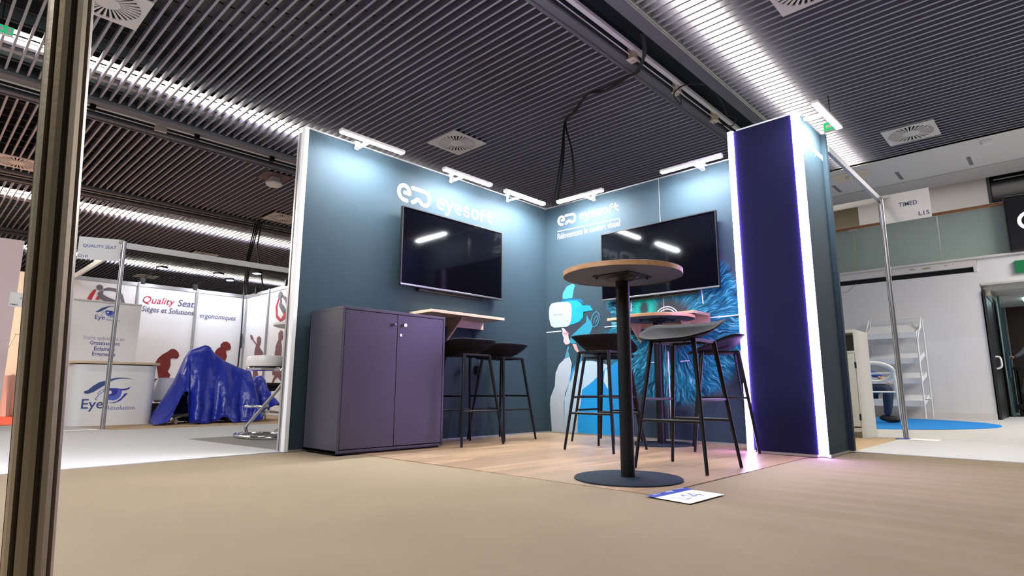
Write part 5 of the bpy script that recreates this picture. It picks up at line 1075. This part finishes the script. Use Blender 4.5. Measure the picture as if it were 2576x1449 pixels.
# ------------------------------------------------------------------ people
def skin_body(name, joints, edges, m, parent, sub=2):
    me = bpy.data.meshes.new(name); ks = list(joints); off = origin_of(parent)
    me.from_pydata([Vector(joints[k][0])-off for k in ks],[(ks.index(a),ks.index(b)) for a,b in edges],[])
    o = bpy.data.objects.new(name, me); COL.objects.link(o); o.parent = parent; me.materials.append(m)
    sk = o.modifiers.new('skin','SKIN'); sk.use_smooth_shade = True
    for i,k in enumerate(ks):
        r = joints[k][1]; me.skin_vertices[0].data[i].radius = (r,r) if isinstance(r,float) else r
        me.skin_vertices[0].data[i].use_root = (i == 0)
    sb = o.modifiers.new('subdivision','SUBSURF'); sb.levels = sub; sb.render_levels = sub
    return o
M_skin = mat('skin',(0.52,0.29,0.20),0.5); M_jeans = mat('dark_jeans',(0.02,0.035,0.075),0.8,bump=0.1,bscale=300); M_shirt = mat('blue_shirt',(0.015,0.06,0.35),0.7); M_shoe = mat('shoe_black',(0.012,0.012,0.014),0.5); M_hair = mat('dark_hair',(0.02,0.015,0.012),0.6)
def head(parent, c, fwd, m_h=M_hair):
    c = Vector(c); f = Vector(fwd).normalized(); up = Vector((0,0,1)); s_ = f.cross(up).normalized(); up = s_.cross(f)
    hb = MB()
    def E(o_, r, sc): 
        q = MB().sphere((0,0,0),r,14,sc); hb.add([c+o_+s_*v[0]+f*v[1]+up*v[2] for v in q.v], q.f)
    E(Vector((0,0,0)),0.1,(0.78,0.98,1.18)); E(f*0.035-up*0.055,0.062,(0.85,0.9,0.9)); E(f*0.103-up*0.012,0.018,(0.7,1.0,1.3)); E(s_*0.08-up*0.01,0.026,(0.4,0.7,1.1)); E(-s_*0.08-up*0.01,0.026,(0.4,0.7,1.1)); E(f*0.092-up*0.058,0.018,(1.4,0.5,0.5)); E(f*0.088+s_*0.032+up*0.012,0.011,(1.2,0.7,0.7)); E(f*0.088-s_*0.032+up*0.012,0.011,(1.2,0.7,0.7))
    hb.build('head', M_skin, parent, smooth=True)
    h2 = MB(); q = MB().sphere((0,0,0),0.106,16,(0.84,1.02,1.16)); h2.add([c+s_*v[0]+f*min(v[1],0.055)+up*max(v[2],-0.03)-f*0.012+up*0.012 for v in q.v], q.f); h2.build('hair', m_h, parent, smooth=True)
# seated visitor behind the white cabinet, leaning forward
t = thing('person','seated person in blue shirt, dark jeans and black shoes behind the white cabinet','person',(1.95,5.0,0.008))
J = {'pelvis':((1.86,5.05,0.50),0.135),'waist':((1.80,5.03,0.66),0.13),'chest':((1.76,4.98,0.90),(0.15,0.12)),'neckb':((1.75,4.95,1.05),0.07),'neck':((1.76,4.94,1.11),0.055),
     'sl':((1.78,4.80,0.98),0.065),'el':((1.96,4.76,0.76),0.048),'wl':((2.12,4.86,0.66),0.034),'sr':((1.76,5.16,0.98),0.065),'er':((1.92,5.24,0.74),0.048),'wr':((2.12,5.08,0.66),0.034)}
Ed = [('pelvis','waist'),('waist','chest'),('chest','neckb'),('neckb','neck'),('chest','sl'),('sl','el'),('el','wl'),('chest','sr'),('sr','er'),('er','wr')]
skin_body('body', J, Ed, M_shirt, t)
J = {'pelvis':((1.87,5.05,0.49),0.14),'hl':((1.95,4.93,0.48),0.095),'kl':((2.215,4.90,0.50),0.068),'al':((2.19,4.91,0.10),0.048),'hr':((1.95,5.15,0.48),0.095),'kr':((2.20,5.16,0.50),0.068),'ar':((2.14,5.16,0.10),0.048)}
skin_body('trousers', J, [('pelvis','hl'),('hl','kl'),('kl','al'),('pelvis','hr'),('hr','kr'),('kr','ar')], M_jeans, t)
for y in (4.91,5.16):
    q = MB().sphere((0,0,0),1,14,(0.135,0.048,0.05)); q.v = [(2.215+v[0]-(0.05 if y > 5 else 0),y+v[1],max(0.012,0.05+v[2]+0.02*(v[0]<-0.03))) for v in q.v]; q.build('shoe', M_shoe, t, smooth=True)
head(t,(1.78,4.94,1.22),(1,-0.05,-0.1))
for (w_,kn) in (((2.12,4.86,0.66),(2.17,4.91,0.60)),((2.12,5.08,0.66),(2.17,5.06,0.60))):
    hj = {'w':(w_,0.030),'p':(((w_[0]+kn[0])/2,(w_[1]+kn[1])/2,(w_[2]+kn[2])/2-0.0),(0.036,0.018)),'k':(kn,(0.034,0.016))}; he = [('w','p'),('p','k')]
    for i in range(4):
        hj['f%d'%i] = ((kn[0]+0.035,kn[1]+0.020*(i-1.5),kn[2]-0.018),0.009); hj['t%d'%i] = ((kn[0]+0.055,kn[1]+0.020*(i-1.5),kn[2]-0.045-0.006*(i%2)),0.0075); he += [('k','f%d'%i),('f%d'%i,'t%d'%i)]
    hj['th'] = ((kn[0],kn[1]+0.05,kn[2]+0.005),0.010); he += [('p','th')]
    skin_body('hand', hj, he, M_skin, t, 1)
# worker beyond the trolley, gripping a pole
t = thing('person','standing person in dark clothes gripping a striped pole beyond the trolley','person',(3.85,10.35,0.003))
J = {'pelvis':((3.85,10.35,0.95),0.14),'waist':((3.85,10.35,1.10),0.125),'chest':((3.85,10.35,1.33),(0.17,0.12)),'neckb':((3.85,10.34,1.48),0.07),'neck':((3.85,10.33,1.54),0.055),'sl':((3.66,10.34,1.42),0.068),'el':((3.50,10.20,1.20),0.05),'wl':((3.375,10.06,1.10),0.034),'sr':((4.04,10.34,1.42),0.068),'er':((4.10,10.30,1.13),0.05),'wr':((4.08,10.15,0.94),0.034)}
skin_body('body', J, Ed, mat('grey_jacket',(0.10,0.105,0.115),0.7), t)
J = {'pelvis':((3.85,10.35,0.93),0.145),'hl':((3.75,10.35,0.86),0.095),'kl':((3.74,10.33,0.49),0.066),'al':((3.74,10.36,0.10),0.048),'hr':((3.95,10.35,0.86),0.095),'kr':((3.96,10.33,0.49),0.066),'ar':((3.96,10.36,0.10),0.048)}
skin_body('trousers', J, [('pelvis','hl'),('hl','kl'),('kl','al'),('pelvis','hr'),('hr','kr'),('kr','ar')], M_jeans, t)
for x in (3.74,3.96):
    q = MB().sphere((0,0,0),1,14,(0.048,0.135,0.05)); q.v = [(x+v[0],10.31+v[1],max(0.006,0.05+v[2])) for v in q.v]; q.build('shoe', M_shoe, t, smooth=True)
head(t,(3.85,10.32,1.66),(-0.3,-1,0))
w_ = Vector((3.375,10.06,1.10)); pole = Vector((3.295,10.03,1.10))
hj = {'w':(tuple(w_),0.030),'p':(tuple(w_+Vector((-0.04,-0.005,0.005))),(0.026,0.034)),'k':((3.322,10.052,1.105),(0.018,0.040))}; he = [('w','p'),('p','k')]
for i in range(4):
    z = 1.14-0.022*i
    hj['f%d'%i] = ((3.30,10.058,z),0.0095); hj['g%d'%i] = ((3.272,10.04,z),0.009); hj['t%d'%i] = ((3.280,10.008,z-0.003),0.008); he += [('k','f%d'%i),('f%d'%i,'g%d'%i),('g%d'%i,'t%d'%i)]
hj['h1'] = ((3.33,10.015,1.125),0.011); hj['h2'] = ((3.298,10.003,1.135),0.009); he += [('p','h1'),('h1','h2')]
skin_body('hand', hj, he, M_skin, t, 1)
t = thing('broom_pole','thin banded pole held upright in the corridor at right','pole',(3.295,10.03,0.85))
MB().tube([(3.300,10.03,0.92),(3.272,10.03,1.95)],0.014,10).build('pole_shaft', mat('pole_wood',(0.50,0.30,0.20),0.5), t, smooth=True)
for z in (1.25,1.55,1.78): MB().tube([(3.2955-(z-1.1)*0.027,10.03,z-0.06),(3.2955-(z-1.0)*0.027,10.03,z+0.03)],0.0155,10).build('band', M_blueink, t)
# ------------------------------------------------------------------ the rest of the hall behind the camera
struct(MB().box((-19.0,-20.2,0),(17.2,-20.0,4.8)).build('wall_front', mat('hall_wall',(0.18,0.17,0.17),0.7)))
struct(MB().box((17.0,-20.0,0),(17.2,14.0,4.8)).build('wall_right', mat('hall_wall',(0.18,0.17,0.17),0.7)))
struct(MB().box((-19.0,-20.0,ZC),(17.0,-9.0,ZC+0.1)).build('ceiling', mat('hall_ceiling',(0.07,0.07,0.085),0.8)))
struct(MB().box((8.05,-9.0,ZC),(17.0,14.0,ZC+0.1)).build('ceiling', mat('hall_ceiling',(0.07,0.07,0.085),0.8)))
